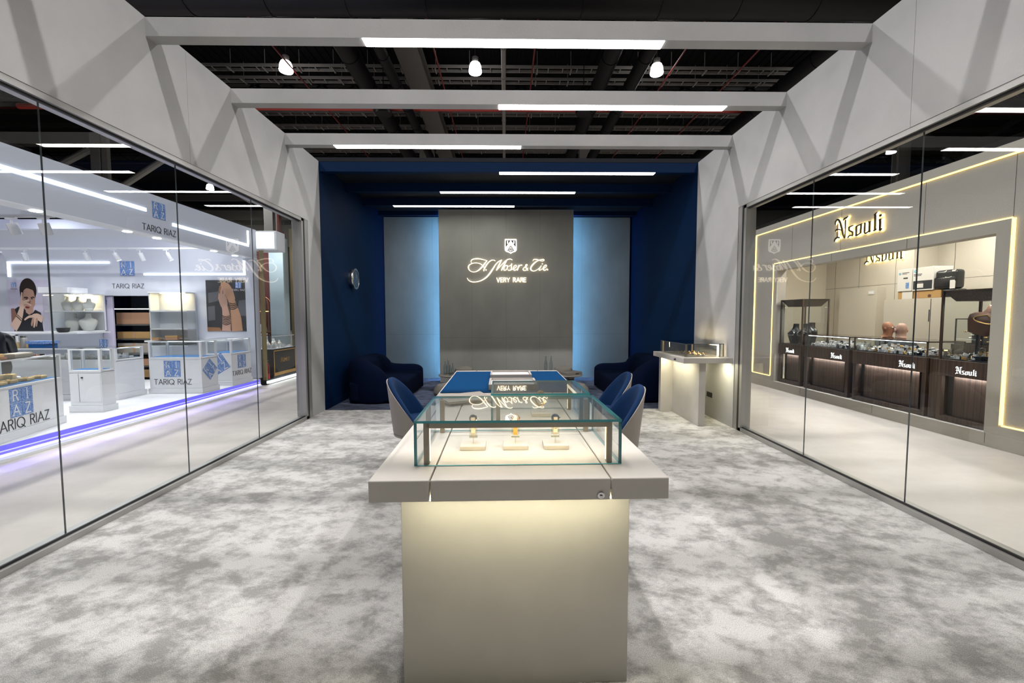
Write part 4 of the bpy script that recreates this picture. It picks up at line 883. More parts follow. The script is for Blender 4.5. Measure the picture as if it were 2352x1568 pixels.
t, pf = poster('poster', 'framed photo print of two raised forearms stacked with silver bracelets', -6.05, -5.215, 1.11, 2.14, 'charcoal', [
    ('charlite', [(.05, .55), (.30, .60), (.30, .78), (.05, .75)]), ('charlite', [(.72, .3), (.95, .3), (.95, .62), (.78, .6)]), ('charlite', [(.03, .2), (.2, .22), (.2, .5), (.03, .48)]),
    ('tand', [(0, 0), (0, .08), (.3, .07), (.36, 0)]),
    ('tan', ([(.72, 0), (.70, .25), (.66, .45), (.60, .62)], [.26, .25, .18, .15])), ('tan', ([(.62, .60), (.56, .75), (.48, .86), (.36, .90)], [.17, .20, .20, .10])),
    ('skinp', ([(.46, 0), (.47, .22), (.45, .42), (.42, .52)], [.22, .20, .15, .14])), ('skinp', ([(.43, .50), (.40, .62), (.37, .72)], [.17, .20, .14])),
    ('skinp', ([(.31, .62), (.33, .74), (.36, .84)], [.05, .05, .04])), ('skinp', ([(.36, .66), (.38, .78), (.41, .86)], [.05, .05, .04])), ('skinp', ([(.43, .66), (.44, .76), (.45, .82)], [.05, .05, .04])), ('tand', ([(.36, .88), (.33, .80), (.33, .74)], [.05, .04, .03])),
    ('tand', ([(.56, .02), (.575, .3), (.53, .5)], .012)),
    *[('steel', ([(.37+.004*k, .15+.032*k), (.46, .125+.032*k), (.57, .155+.032*k)], .014)) for k in range(5)], *[('steel', ([(.55, .45+.035*k), (.64, .43+.035*k), (.74, .47+.03*k)], .013)) for k in range(4)], ('gold', ([(.36, .31), (.46, .285), (.56, .31)], .01))])
obj('emblem', emblem(lambda u, v, d: pf(.79+u*1.0, .90+v*.81, .009+d), .14), ['logo', 'white'], t)
mb = MB(); write(mb, 'TARIQ RIAZ', lambda u, v, d: pf(.79+u/.835, .79+v/1.03, .009+d), .035, .004, .2, 0, .001); obj('lettering', mb, 'white', t)
# doorway with shelving
mb = MB(); mb.box(-8.85, -8.8, 8.95, 9.75, PZ, 1.9); mb.box(-8.8, -8.2, 8.95, 8.96, PZ, 1.9); mb.box(-7.2, -7.15, 8.95, 9.75, PZ, 1.9); mb.box(-8.85, -7.15, 9.7, 9.75, PZ, 1.9); mb.box(-8.85, -7.15, 8.95, 9.75, 1.86, 1.9); struct('door_1', mb, 'black', 'dark store cupboard behind the doorway in the white back wall', 'door')
t = thing('store_shelf', 'dark shelving inside the doorway of the white shop', 'shelf', (-7.85, 9.2, PZ))
for z in (.35, .62, .92, 1.22, 1.55): obj('shelf', B(-8.30, -7.36, 9.05, 9.4, z, z+.03), 'hallgrey', t)
mb = MB(); [mb.box(x, x+.03, 9.05, 9.4, PZ+.002, 1.8) for x in (-8.33, -7.36)]; obj('upright', mb, 'black', t)
obj('store_fill_strip', B(-8.28, -7.38, 9.035, 9.05, 1.56, 1.575), 'coolsoft', t)  # glowing strip added to brighten the dark store
for k, (x0, x1, z, h, m) in enumerate(((-8.1, -7.75, .381, .17, 'card'), (-7.72, -7.4, .381, .14, 'tan'), (-8.12, -7.45, .651, .2, 'shell'), (-8.12, -7.4, .951, .14, 'card'), (-8.12, -7.42, 1.251, .24, 'tan'), (-8.0, -7.5, PZ+.003, .16, 'card'))):
    t = thing('carton', 'brown carton on the dark store shelving, '+['lower left', 'lower right', 'third shelf, pale', 'middle shelf, flat', 'upper shelf, orange brown', 'on the floor at left'][k], 'box', ((x0+x1)/2, 9.2, z), group='cartons in the store doorway')
    obj('body', B(x0, x1, 9.07, 9.35, z+.001, z+h), m, t); obj('tape', B((x0+x1)/2-.02, (x0+x1)/2+.02, 9.068, 9.07, z+.005, z+h-.002), 'tan', t)
t = thing('lavender_board', 'narrow lavender board with a blue emblem leaning in the doorway', 'board', (-8.08, 8.85, PZ)); obj('board', B(-8.19, -7.97, 8.84, 8.87, PZ+.001, 1.82), 'lavender', t); obj('emblem', emblem(wallY(-8.13, 8.839, 1.70), .1), ['logo', 'white'], t)
# wall cabinets
def wall_cabinet(label, x0, x1, y0, z0, z1, shelves, header):
    t = thing('wall_cabinet', label, 'cabinet', ((x0+x1)/2, 8.79, z0)); yb = 8.796
    mb = MB(); mb.box(x0, x1, yb-.03, yb, z0, z1); mb.box(x0, x1, y0, yb-.03, z0-.02, z0); mb.box(x0, x1, y0, yb-.03, z1-.02, z1)
    mb.box(x0, x0+.02, y0+.02, yb-.03, z0, z1-.02) if header is None else None
    obj('body', mb, 'white', t)
    for z in shelves: obj('glass_shelf', B(x0+.005, x1-.005, y0+.02, yb-.03, z, z+.025), 'white', t)
    mb = MB(); mb.box(x0+.003, x1-.003, y0, y0+.006, z0+.001, z1-.021); mb.box(x0, x0+.006, y0+.006, yb-.03, z0+.001, z1-.021); mb.box(x1-.006, x1, y0+.006, yb-.03, z0+.001, z1-.021); obj('glass_door', mb, 'showglass', t)
    obj('top_light', B(x0+.15, x1-.15, yb-.16, yb-.1, z1-.028, z1-.021), 'caselight', t)
    if header: obj('header', B(*header), 'white', t)
    mb = MB(); mb.box(x1-.05, x1-.03, y0-.006, y0, z1-.06, z1-.045); mb.box(x1-.05, x1-.03, y0-.006, y0, z0+.03, z0+.045); obj('hinge', mb, 'alu', t)
wall_cabinet('lit white wall cabinet with cream necklace busts on two shelves', -8.86, -8.08, 8.36, 1.135, 1.86, (1.50,), (-8.87, -8.32, 8.30, 8.70, 1.862, 1.97))
wall_cabinet('lit white wall cabinet with empty shelves to the right of the dark doorway', -7.0, -6.26, 8.52, .84, 1.89, (1.15, 1.50), None)
def bust(name, x, y, z, s, label, m='bust', rz=0, group='necklace busts in the lit wall cabinet', neck=None):
    t = thing(name, label, 'bust', (x, y, z), rz, group)
    mb = MB(); Ls = []
    for zz, rx, ry, yo in ((0, .075, .045, 0), (.03, .09, .05, 0), (.12, .125, .06, -.005), (.17, .13, .058, 0), (.20, .105, .05, .01), (.22, .055, .045, .015), (.25, .042, .04, .02), (.30, .04, .038, .025), (.305, .02, .02, .025)):
        Ls.append([Vector((rx*s*math.cos(2*PI*k/20), (yo+ry*math.sin(2*PI*k/20))*s, zz*s+.002)) for k in range(20)])
    mb.loops(Ls); obj('torso', mb, m, t, True, world=False)
    if neck:
        mb = MB(); mb.tube([(.075*s*math.sin(a), (-.045-.018*math.cos(a/2))*s, (.21-.085*math.cos(a*.5))*s) for a in [(-PI+2*PI*k/16) for k in range(17)]], .006*s, 6); obj('necklace', mb, neck, t, True, world=False)
    return t
for k, (x, z, s, rz, l) in enumerate(((-8.62, 1.527, .92, .1, 'upper shelf, left'), (-8.42, 1.527, .92, .2, 'upper shelf, middle'), (-8.22, 1.527, .78, .5, 'upper shelf, right'), (-8.55, 1.138, 1.1, 0, 'lower shelf, left'), (-8.25, 1.138, 1.08, .6, 'lower shelf, right'))):
    bust('display_bust', x, 8.6, z, s, 'cream necklace bust in the lit wall cabinet, '+l, rz=rz)
mb = MB(); mb.box(-10.1, -8.0, 8.12, 8.79, 1.085, 1.112); tag(obj('wall_ledge', mb, 'white'), 'white ledge along the back wall under the lit cabinet of busts', 'shelf')
mb = MB(); mb.lathe([(.06, .0), (.085, .02), (.095, .075), (.10, .085), (.085, .08), (.06, .02)], (-8.36, 8.22, 1.113), seg=24); tag(obj('black_bowl', mb, 'black', smooth=True), 'small black oval bowl on the white ledge under the busts', 'bowl')
mb = MB(); mb.box(-7.05, -5.35, 8.45, 8.79, .91, .94); tag(obj('wall_ledge', mb, 'white'), 'white ledge under the empty wall cabinet', 'shelf')
for x0, x1, h, l in ((-6.95, -6.82, .05, 'small brown box on the white ledge, left of two'), (-6.68, -6.45, .09, 'larger brown box on the white ledge, right of two')):
    t = thing('jewellery_box', l, 'box', ((x0+x1)/2, 8.55, .941)); obj('base', B(x0, x1, 8.5, 8.64, .941, .941+h*.6), 'tan', t); obj('lid', B(x0-.004, x1+.004, 8.496, 8.644, .941+h*.6, .941+h), 'card', t)
# counters
def counter(label, loc, rz, x0, x1, y0, y1, zs, zg, faces, lining='bluefelt', doors=False):
    """white plinth counter with a glazed top; faces = list of (plane fn, emblem size, text height, rot, drop)"""
    t = thing('shop_counter', label, 'counter', loc, rz, 'white shop counters')
    L = lambda n, mb, m, s=False: obj(n, mb, m, t, s, world=False)
    mb = MB(); mb.box(x0, x1, y0, y1, .085, zs, .004); mb.box(x0-.015, x1+.015, y0-.015, y1+.015, 0.001, .085, .004); mb.box(x0+.0, x1, y0-.006, y1, zs-.03, zs-.024); L('body', mb, 'white')
    L('lining', B(x0+.03, x1-.03, y0+.03, y1-.03, zs, zs+.006), lining)
    mb = MB(); p = .016
    for px in (x0, x1-.03):
        for py in (y0, y1-.03): mb.box(px, px+.03, py, py+.03, zs+.0005, zg-.02)
    mb.box(x0, x1, y0, y0+.012, zg-.02, zg-.006); mb.box(x0, x1, y1-.012, y1, zg-.02, zg-.006); mb.box(x0, x0+.012, y0+.012, y1-.012, zg-.02, zg-.006); mb.box(x1-.012, x1, y0+.012, y1-.012, zg-.02, zg-.006)
    L('frame', mb, 'white')
    mb = MB(); mb.box(x0+.03, x1-.03, y0+.003, y0+.009, zs+.007, zg-.021); mb.box(x0+.03, x1-.03, y1-.009, y1-.003, zs+.007, zg-.021); mb.box(x0+.003, x0+.009, y0+.03, y1-.03, zs+.007, zg-.021); mb.box(x1-.009, x1-.003, y0+.03, y1-.03, zs+.007, zg-.021); mb.box(x0, x1, y0, y1, zg-.0055, zg); L('glass', mb, 'showglass')
    L('light_strip', B(x0+.03, x1-.03, y1-.022, y1-.013, zg-.032, zg-.021), 'coolsoft')
    for fn_, s, th, rot, ty in faces:
        L('emblem', emblem(fn_, s, rot), ['logo', 'white'])
        if th: mb = MB(); write(mb, 'TARIQ RIAZ', lambda u, v, d: fn_(u, v+ty, d), th, th*.085, .2, 0, .003); L('lettering', mb, 'ink')
    if doors:
        mb = MB(); xm = x0+(x1-x0)*.3; mb.box(x0+.01, x1-.01, y0-.004, y0, .14, zs-.05); L('door', mb, 'white')
        mb = MB(); mb.box(xm-.002, xm+.002, y0-.0055, y0-.004, .14, zs-.05); mb.cyl((xm+.05, y0-.018, zs-.1), (xm+.05, y0-.004, zs-.1), .01); L('knob', mb, 'ink')
    return t
cA = counter('white counter with a big blue emblem facing the aisle, nearest and farthest left', (-5.33, 5.19, PZ), math.radians(16), -.58, 0, -1.6, 0, .555, .835, [(wallXp(.001, -.62, .375), .30, .105, 0, -.27)])
counter('white cabinet counter with plain doors and a dark knob beside the big emblem counter', (-5.55, 5.75, PZ), 0, -.26, .16, 0, .2, .565, .85, [], doors=True)
counter('long white rear counter behind the big emblem counter', (-6.9, 6.6, PZ), 0, -1.5, .95, 0, .5, .62, .80, [], lining='hallgrey')
counter('white counter with blue emblem facing the viewer and a diamond emblem on its aisle side', (-5.05, 7.15, PZ), 0, -.86, 0, 0, .40, .60, .87, [(wallY(-.48, -.001, .41), .27, .085, 0, -.26), (wallXp(.001, .2, .38), .26, 0, PI/4, 0)])
counter('white counter with blue emblem facing the aisle, next to the end post', (-5.04, 7.92, PZ), 0, -.46, 0, 0, .60, .60, .87, [(wallXp(.001, .30, .43), .25, .08, 0, -.25), (wallY(-.24, -.001, .40), .31, 0, .55, 0)])
# goods on and in the big emblem counter
def on_a(n, label, cat, x, y, z, group=None, rz=0):
    t = thing(n, label, cat, (0, 0, 0), 0, group); m = chain(cA) @ Matrix.Translation((x, y, z)) @ Matrix.Rotation(rz, 4, 'Z')
    t.location = m.translation; t.rotation_euler = (0, 0, math.radians(16)+rz); return t
for k, (x, y, w_, l, m, z0) in enumerate(((-.12, -.16, .10, 'rightmost, low at the glass', 'cushion', .562), (-.13, -.34, .13, 'second from the right', 'cushion', .562), (-.30, -.30, .10, 'stacked behind at the right', 'cushion', .605), (-.14, -.55, .11, 'middle of the row', 'cushion', .562), (-.12, -.72, .13, 'second from the left', 'cushion', .562), (-.14, -.90, .11, 'leftmost of the row', 'cushion', .562))):
    t = on_a('jewel_cushion', 'honey coloured jewellery cushion inside the big emblem counter, '+l, 'cushion', x, y, z0 if z0 < .6 else .562, 'honey cushions in the big emblem counter', .1*(k % 3))
    mb = MB(); hh = .035 if z0 < .6 else .075; mb.box(-.05, .05, -w_/2, w_/2, 0, hh, .008); obj('pad', mb, m, t, True, world=False)
    mb = MB(); mb.tube([(.02*math.cos(a*PI/6), .025*math.sin(a*PI/6), hh+.003) for a in range(12)], .003, 5, closed=True); obj('bracelet', mb, 'gold', t, True, world=False)
t = on_a('cushion_tray', 'orange padded tray on top of the big emblem counter', 'tray', -.14, -.80, .836); obj('tray', B(-.08, .08, -.13, .13, 0, .02), 'tan', t, world=False)
for k in range(3): obj('pad', B(-.07, .07, -.12+k*.082, -.045+k*.082, .02, .055, .006), 'cushion', t, world=False)
t = on_a('cushion_tray', 'beige flat tray on top of the big emblem counter', 'tray', -.14, -.42, .836); obj('tray', B(-.07, .07, -.13, .13, 0, .035, .004), 'shell', t, world=False); obj('pad', B(-.06, .06, -.12, .12, .035, .042), 'cream', t, world=False)
for k, (y, l) in enumerate(((-.98, 'farther left of the two'), (-1.12, 'nearest of the two'))):
    t = on_a('gift_box', 'dark blue box on top of the big emblem counter, '+l, 'box', -.2, y, .836); obj('base', B(-.05, .05, -.055, .055, 0, .05), 'brightblue', t, world=False); obj('lid', B(-.053, .053, -.058, .058, .05, .07), 'suit', t, world=False)
t = on_a('brand_card', 'tilted blue emblem card inside the big emblem counter', 'card', -.42, -.75, .562, None, .2); obj('card', emblem(wallXp(0, 0, .12), .2, .4), ['logo', 'white'], t, world=False); obj('strut', B(-.012, -.006, -.08, .08, .0, .19), 'white', t, world=False)
t = on_a('brand_card', 'white printed card inside the big emblem counter at the far left', 'card', -.15, -1.05, .562, None, .3); obj('card', B(-.004, .0, -.06, .06, 0, .14), 'boxwhite', t, world=False); obj('print', B(.0, .001, -.02, .02, .07, .11), 'logo', t, world=False)
# goods on the long rear counter
t = thing('gift_box', 'wide bright blue patterned box on the long rear counter', 'box', (-7.25, 6.8, .931)); obj('base', B(-7.36, -7.12, 6.7, 6.9, .931, .985), 'brightblue', t); obj('lid', B(-7.385, -7.10, 6.69, 6.91, .985, 1.03), 'logo', t)
t = thing('spray_bottle', 'tall grey bottle on the long rear counter beside the blue box', 'bottle', (-7.48, 6.75, .931))
mb = MB(); mb.lathe([(.04, .001), (.042, .01), (.042, .14), (.036, .15)], (-7.48, 6.75, .931)); obj('body', mb, 'alu', t, True); mb = MB(); mb.lathe([(.036, .151), (.036, .18), (.01, .182)], (-7.48, 6.75, .931)); obj('cap', mb, 'steel', t, True)
t = thing('table_mirror', 'small white framed counter mirror on the long rear counter', 'mirror', (-7.72, 6.8, .931))
mb = MB(); mb.box(-7.8, -7.64, 6.8, 6.82, .931, .955); mb.box(-7.8, -7.78, 6.8, 6.82, .955, 1.13); mb.box(-7.66, -7.64, 6.8, 6.82, .955, 1.13); mb.box(-7.8, -7.64, 6.8, 6.82, 1.11, 1.135); obj('frame', mb, 'white', t); obj('mirror_glass', B(-7.775, -7.665, 6.806, 6.812, .957, 1.108), 'steel', t)
for k, (x, l) in enumerate(((-7.58, 'left of the grey bottle'), (-7.41, 'right of the grey bottle'))):
    t = thing('cream_box', 'small honey coloured box on the long rear counter, '+l, 'box', (x, 6.78, .931)); obj('body', B(x-.03, x+.03, 6.74, 6.82, .931, 1.0), 'cushion', t); obj('lid', B(x-.032, x+.032, 6.738, 6.822, 1.0, 1.02), 'cream', t)
t = thing('emblem_block', 'small blue emblem plaque standing at the end of the long rear counter', 'sign', (-6.15, 6.63, .931)); obj('plaque', emblem(wallY(-6.15, 6.63, 1.0), .12), ['logo', 'white'], t); obj('stand', B(-6.2, -6.1, 6.632, 6.66, .931, 1.05), 'white', t)
mb = MB()
for k in range(90): x, y = random.uniform(-8.3, -6.0), random.uniform(6.66, 7.0); mb.box(x-.03, x+.03, y-.02, y+.02, .757, .757+random.uniform(.02, .07), rot=Matrix.Rotation(random.uniform(0, 3), 4, 'Z'))
tag(obj('jewellery', mb, 'gem'), 'pale jewellery spread inside the long rear counter', 'jewellery', kind='stuff')
mb = MB()
for k in range(110):
    p = chain(cA) @ Vector((random.uniform(-.5, -.3), random.uniform(-1.3, -.08), .563)); mb.sph(p+Vector((0, 0, .02)), random.uniform(.012, .03), (1, 1.2, .6), 8)
tag(obj('jewellery', mb, 'gem', smooth=True), 'pale rings and bracelets spread inside the big emblem counter', 'jewellery', kind='stuff')
# ---------------------------------------------------------------- people
def person(label, loc, rz, skin, cloth, neck_lean=(0, .03), hair=None, arms='table', glasses=False, stool_h=.5, orange=False):
    t = thing('person', label, 'person', loc, rz)
    v = []; e = []; R = []
    def add(p, r, par=None):
        v.append(p); R.append(r)
        if par is not None: e.append((par, len(v)-1))
        return len(v)-1
    s = stool_h
    pel = add((0, 0, s+.10), (.17, .13)); ab = add((0, .02, s+.24), (.155, .12), pel); ch = add((0, .04, s+.42), (.17, .125), ab); sh = add((0, .03, s+.53), (.12, .09), ch)
    nk = add((0, neck_lean[1]+.02, s+.60), (.06, .06), sh); hd0 = add((0, neck_lean[1]+.045, s+.675), (.068, .075), nk); hd1 = add((0, neck_lean[1]+.04, s+.75), (.078, .095), hd0); hd2 = add((0, neck_lean[1]+.02, s+.81), (.066, .078), hd1); hd3 = add((0, neck_lean[1]+.015, s+.853), (.038, .046), hd2)
    for q in (-1, 1):
        a = add((q*.17, .03, s+.50), (.065, .065), sh); b = add((q*.23, .08, s+.27), (.05, .05), a); c = add((q*.17, .30, s+.24), (.038, .038), b); d = add((q*.13, .38, s+.245), (.034, .024), c)
        h = add((q*.10, .05, s+.06), (.10, .09), pel); k = add((q*.12, .44, s+.05), (.065, .065), h); a2 = add((q*.12, .46, .10), (.042, .042), k); f = add((q*.12, .60, .045), (.045, .035), a2)
    me = bpy.data.meshes.new('body'); me.from_pydata(v, e, []); o = bpy.data.objects.new('body', me); C.objects.link(o)
    sk = o.modifiers.new('skin', 'SKIN'); sk.use_smooth_shade = True
    for k, rr in enumerate(R): me.skin_vertices[0].data[k].radius = rr
    me.skin_vertices[0].data[0].use_root = True
    sd = o.modifiers.new('sub', 'SUBSURF'); sd.levels = 2; sd.render_levels = 2
    dg = bpy.context.evaluated_depsgraph_get(); me2 = bpy.data.meshes.new_from_object(o.evaluated_get(dg)); o.modifiers.clear(); o.data = me2; o.parent = t
    me2.materials.clear(); me2.materials.append(M[cloth]); me2.materials.append(M[skin]); me2.materials.append(M['ink'])
    for p in me2.polygons:
        c = p.center; p.use_smooth = True
        p.material_index = 1 if (c.z > s+.595 or (c.y > .315 and s+.15 < c.z < s+.32 and abs(c.x) < .22 and c.y > .33)) else (2 if c.z < .1 else 0)
    hc = Vector((0, neck_lean[1]+.04, s+.745))
    for q in (-1, 1):
        mb = MB(); mb.sph(hc+Vector((q*.083, -.005, -.01)), .03, (.35, .6, 1), 12); obj('ear', mb, skin, t, True, world=False)
        mb = MB(); mb.sph(hc+Vector((q*.033, .077, .012)), .0115, seg=10); mb.sph(hc+Vector((q*.033, .0855, .012)), .0045, seg=8, mi=1); obj('eye', mb, ['white', 'ink'], t, True, world=False)
    mb = MB(); mb.loops([[hc+Vector((-.008, .088, .02)), hc+Vector((.008, .088, .02)), hc+Vector((0, .095, .022))], [hc+Vector((-.019, .088, -.032)), hc+Vector((.019, .088, -.032)), hc+Vector((0, .122, -.028))], [hc+Vector((-.012, .085, -.04)), hc+Vector((.012, .085, -.04)), hc+Vector((0, .10, -.042))]]); obj('nose', mb, skin, t, True, world=False, angle=80)
    mb = MB(); mb.sph(hc+Vector((0, .082, -.062)), .024, (1, .4, .32), 12); obj('mouth', mb, 'lip', t, True, world=False)
    for q in (-1, 1):
        base = Vector((q*.125, .395, s+.245)); mb = MB()
        for j, (dx, L_) in enumerate(((-.027, .065), (-.009, .078), (.009, .072), (.026, .056))): mb.tube([base+Vector((dx, 0, 0)), base+Vector((dx*1.1, L_*.5, -.006)), base+Vector((dx*1.15, L_, -.028))], [.011, .0095, .007], 8)
        mb.tube([base+Vector((-q*.03, -.025, 0)), base+Vector((-q*.055, .01, -.008)), base+Vector((-q*.058, .038, -.018))], [.012, .011, .008], 8); obj('fingers', mb, skin, t, True, world=False)
    if glasses:
        mb = MB()
        for q in (-1, 1): mb.tube([hc+Vector((q*.034+.026*math.cos(a*PI/8), .103, .01+.02*math.sin(a*PI/8))) for a in range(16)], .0028, 6, closed=True); mb.tube([hc+Vector((q*.06, .102, .014)), hc+Vector((q*.088, .0, .012))], .0025, 6)
        obj('glasses', mb, 'ink', t, True, world=False)
    if hair:
        mb = MB(); Ls = []
        for j in range(7):
            a = j/6; ang = -.9+a*2.35
            Ls.append([hc+Vector((.096*math.cos(2*PI*k/20)*math.cos(ang*.8), -.012+.112*math.sin(2*PI*k/20)*math.cos(ang*.8)*(1 if math.sin(2*PI*k/20) < 0 else .86), .02+.112*math.sin(ang))) for k in range(20)])
        mb.loops(Ls, cap0=False); obj('head_covering', mb, hair, t, True, world=False)
    st = thing('stool', 'round stool under the person '+{'orange': 'with the orange head covering', 'glasses': 'wearing glasses', 'plain': 'seen from behind'}['orange' if hair else 'glasses' if glasses else 'plain'], 'stool', loc, rz)
    mb = MB(); mb.cyl((0, 0, s-.075), (0, 0, s-.03), .15); obj('seat', mb, 'black', st, True, world=False)
    mb = MB(); mb.cyl((0, 0, .02), (0, 0, s-.075), .025); mb.cyl((0, 0, .001), (0, 0, .02), .17); obj('pedestal', mb, 'alu', st, True, world=False)
    return t
person('person in black with orange head covering, behind the counter at the left edge', (-6.63, 5.6, PZ), 1.2, 'skin', 'blackbust', hair='orange', stool_h=.5)
# ---------------------------------------------------------------- dark shop with gold frames beyond
mb = MB(); mb.box(-9, -5.0, 8.97, 12.5, -.03, .075); bp2 = struct('booth_platform', mb, 'black', 'black raised floor of the gold framed shop at the far left', 'platform'); obj('edge_light', B(-4.998, -4.93, 8.97, 12.5, .004, .05), 'coolsoft', bp2)
mb = MB(); mb.box(-7.6, -5.72, 11.3, 11.4, .076, 3.6); struct('booth_wall', mb, 'maroon', 'maroon wall inside the gold framed shop', 'wall')
mb = MB(); mb.box(-5.70, -5.36, 10.5, 10.75, .076, 3.3); struct('column_booth', mb, 'bluewhite', 'pale blue upright panel in the gold framed shop', 'column')
mb = MB(); mb.box(-5.42, -5.18, 10.95, 11.2, .076, 3.6); mb.box(-5.18, -4.95, 10.9, 11.15, .076, 3.6); mb.box(-5.30, -5.24, 10.93, 10.95, .076, 3.6); struct('booth_wall', mb, 'brass', 'brass coloured wall of the shop at the far left', 'wall')
t = thing('lit_niche', 'narrow lit white niche in the brass coloured wall', 'niche', (-5.13, 10.9, 1.0)); obj('back_light', B(-5.185, -5.0, 10.885, 10.899, 1.0, 1.88), 'lightbox', t)
mb = MB(); mb.box(-5.185, -5.0, 10.83, 10.885, 1.42, 1.44); obj('shelf', mb, 'hallgrey', t); mb = MB(); mb.cyl((-5.1, 10.85, 1.44), (-5.1, 10.85, 1.50), .03); mb.tube([(-5.13+.03*math.cos(a), 10.85, 1.50+.05*math.sin(a)) for a in (0, .6, 1.2, 1.9, 2.5, 3.1)], .006, 6); obj('ornament', mb, 'alu', t)
mb = MB(); mb.box(-5.06, -4.985, 8.955, 9.0, .076, 2.76); struct('trim_20', mb, 'brass', 'slim brass post at the corner of the gold framed shop', 'trim')
t = thing('gold_counter', 'black counter with gold frame and gold lettering beyond the white end post', 'counter', (-5.0, 9.7, .076))
mb = MB(); mb.box(-5.55, -4.985, 9.22, 10.2, .077, .70); obj('body', mb, 'black', t)
mb = MB()
for a, b, c, d in ((9.24, 10.18, .12, .19), (9.24, 10.18, .65, .67), (9.24, 9.262, .19, .65), (10.158, 10.18, .19, .65)): mb.box(-4.984, -4.975, a, b, c, d)
obj('gold_frame', mb, 'gold', t)
mb = MB(); write(mb, 'PRIMUS', wallXp(-4.984, 9.72, .40), .085, .012, .25, 0, .004); obj('lettering', mb, 'gold', t)
mb = MB(); mb.box(-5.55, -4.99, 9.225, 9.231, .701, .985); mb.box(-4.996, -4.99, 9.231, 10.19, .701, .985); mb.box(-5.55, -4.99, 10.19, 10.196, .701, .985); mb.box(-5.55, -4.99, 9.225, 10.196, .985, .991); obj('glass', mb, 'showglass', t)
mb = MB(); mb.box(-5.5, -5.0, 9.24, 10.18, .70, .706); mb.box(-5.0, -4.995, 9.24, 10.18, .965, .984); obj('lining', mb, 'white', t)
obj('light_strip', B(-5.012, -5.002, 9.26, 10.16, .97, .98), 'coolled', t)
for k, (y, s) in enumerate(((9.42, .62), (9.68, .66), (9.92, .52))): bust('necklace_stand', -5.2, y, .708, s, 'white jewellery bust in the gold framed counter, '+['nearest', 'middle', 'farthest'][k], rz=PI/2, group='busts in the gold framed counter', neck='gold')
mb = MB()
for k in range(80): p = Vector((random.uniform(-5.45, -5.03), random.uniform(9.3, 10.1), .715)); mb.box(p.x-.02, p.x+.02, p.y-.012, p.y+.012, .707, .707+random.uniform(.02, .09), rot=Matrix.Rotation(random.uniform(0, 3), 4, 'Z'))
tag(obj('jewellery', mb, 'gem'), 'silver jewellery spread inside the gold framed counter', 'jewellery', kind='stuff')
bust('display_bust', -5.85, 10.2, 1.0, 1.1, 'tall pale bust behind the gold framed counter before the maroon wall', rz=PI/2, group='busts before the maroon wall')
tag(obj('bust_pillar', B(-6.0, -5.7, 10.05, 10.35, .077, 1.0, .005), 'white'), 'white pillar under the tall pale bust', 'pillar', kind='thing')
t = thing('fire_extinguisher', 'red fire extinguisher standing beside the gold framed counter', 'fire extinguisher', (-5.07, 9.11, .077))
mb = MB(); mb.lathe([(.05, .0), (.06, .01), (.06, .27), (.045, .33), (.02, .35)], (-5.07, 9.11, .077), seg=20); obj('cylinder', mb, 'redext', t, True)
mb = MB(); mb.cyl((-5.07, 9.11, .42), (-5.07, 9.11, .47), .015); mb.box(-5.11, -5.03, 9.10, 9.12, .465, .48); obj('valve', mb, 'brass', t); mb = MB(); mb.tube([(-5.06, 9.09, .45), (-5.0, 9.07, .44), (-4.995, 9.07, .33), (-5.0, 9.075, .2)], .01, 8); obj('hose', mb, 'ink', t, True)
t = thing('gold_birdcage', 'gold domed cage with pale ornaments before the maroon wall', 'cage', (-6.15, 11.0, 1.02)); cx, cyy = -6.15, 11.05
mb = MB()
for k in range(12): a = k*PI/6; mb.tube([(cx+.17*math.cos(a), cyy+.17*math.sin(a), 1.02), (cx+.17*math.cos(a), cyy+.17*math.sin(a), 1.7)]+[(cx+.17*math.cos(a)*math.cos(b), cyy+.17*math.sin(a)*math.cos(b), 1.7+.2*math.sin(b)) for b in (.4, .8, 1.2, 1.55)], .006, 5)
obj('bars', mb, 'rose', t); mb = MB(); mb.lathe([(.18, 1.0), (.19, 1.01), (.19, 1.03), (.02, 1.035)], (cx, cyy, 0)); mb.box(cx+.1, cx+.13, cyy-.19, cyy-.16, 1.03, 1.5); mb.box(cx-.13, cx+.13, cyy-.19, cyy-.16, 1.47, 1.5); obj('base_ring', mb, 'gold', t, True)
mb = MB(); mb.cyl((cx, cyy, .077), (cx, cyy, 1.0), .05); mb.cyl((cx, cyy, .077), (cx, cyy, .1), .16); obj('pedestal', mb, 'gold', t, True)
mb = MB(); mb.cyl((cx-.05, cyy, 1.035), (cx-.05, cyy, 1.15), .03); mb.cyl((cx+.05, cyy-.05, 1.035), (cx+.05, cyy-.05, 1.22), .03, .01); obj('ornament', mb, 'bust', t, True); obj('cage_light', B(cx-.1, cx+.1, cyy-.02, cyy+.02, 1.53, 1.545), 'warmled', t)
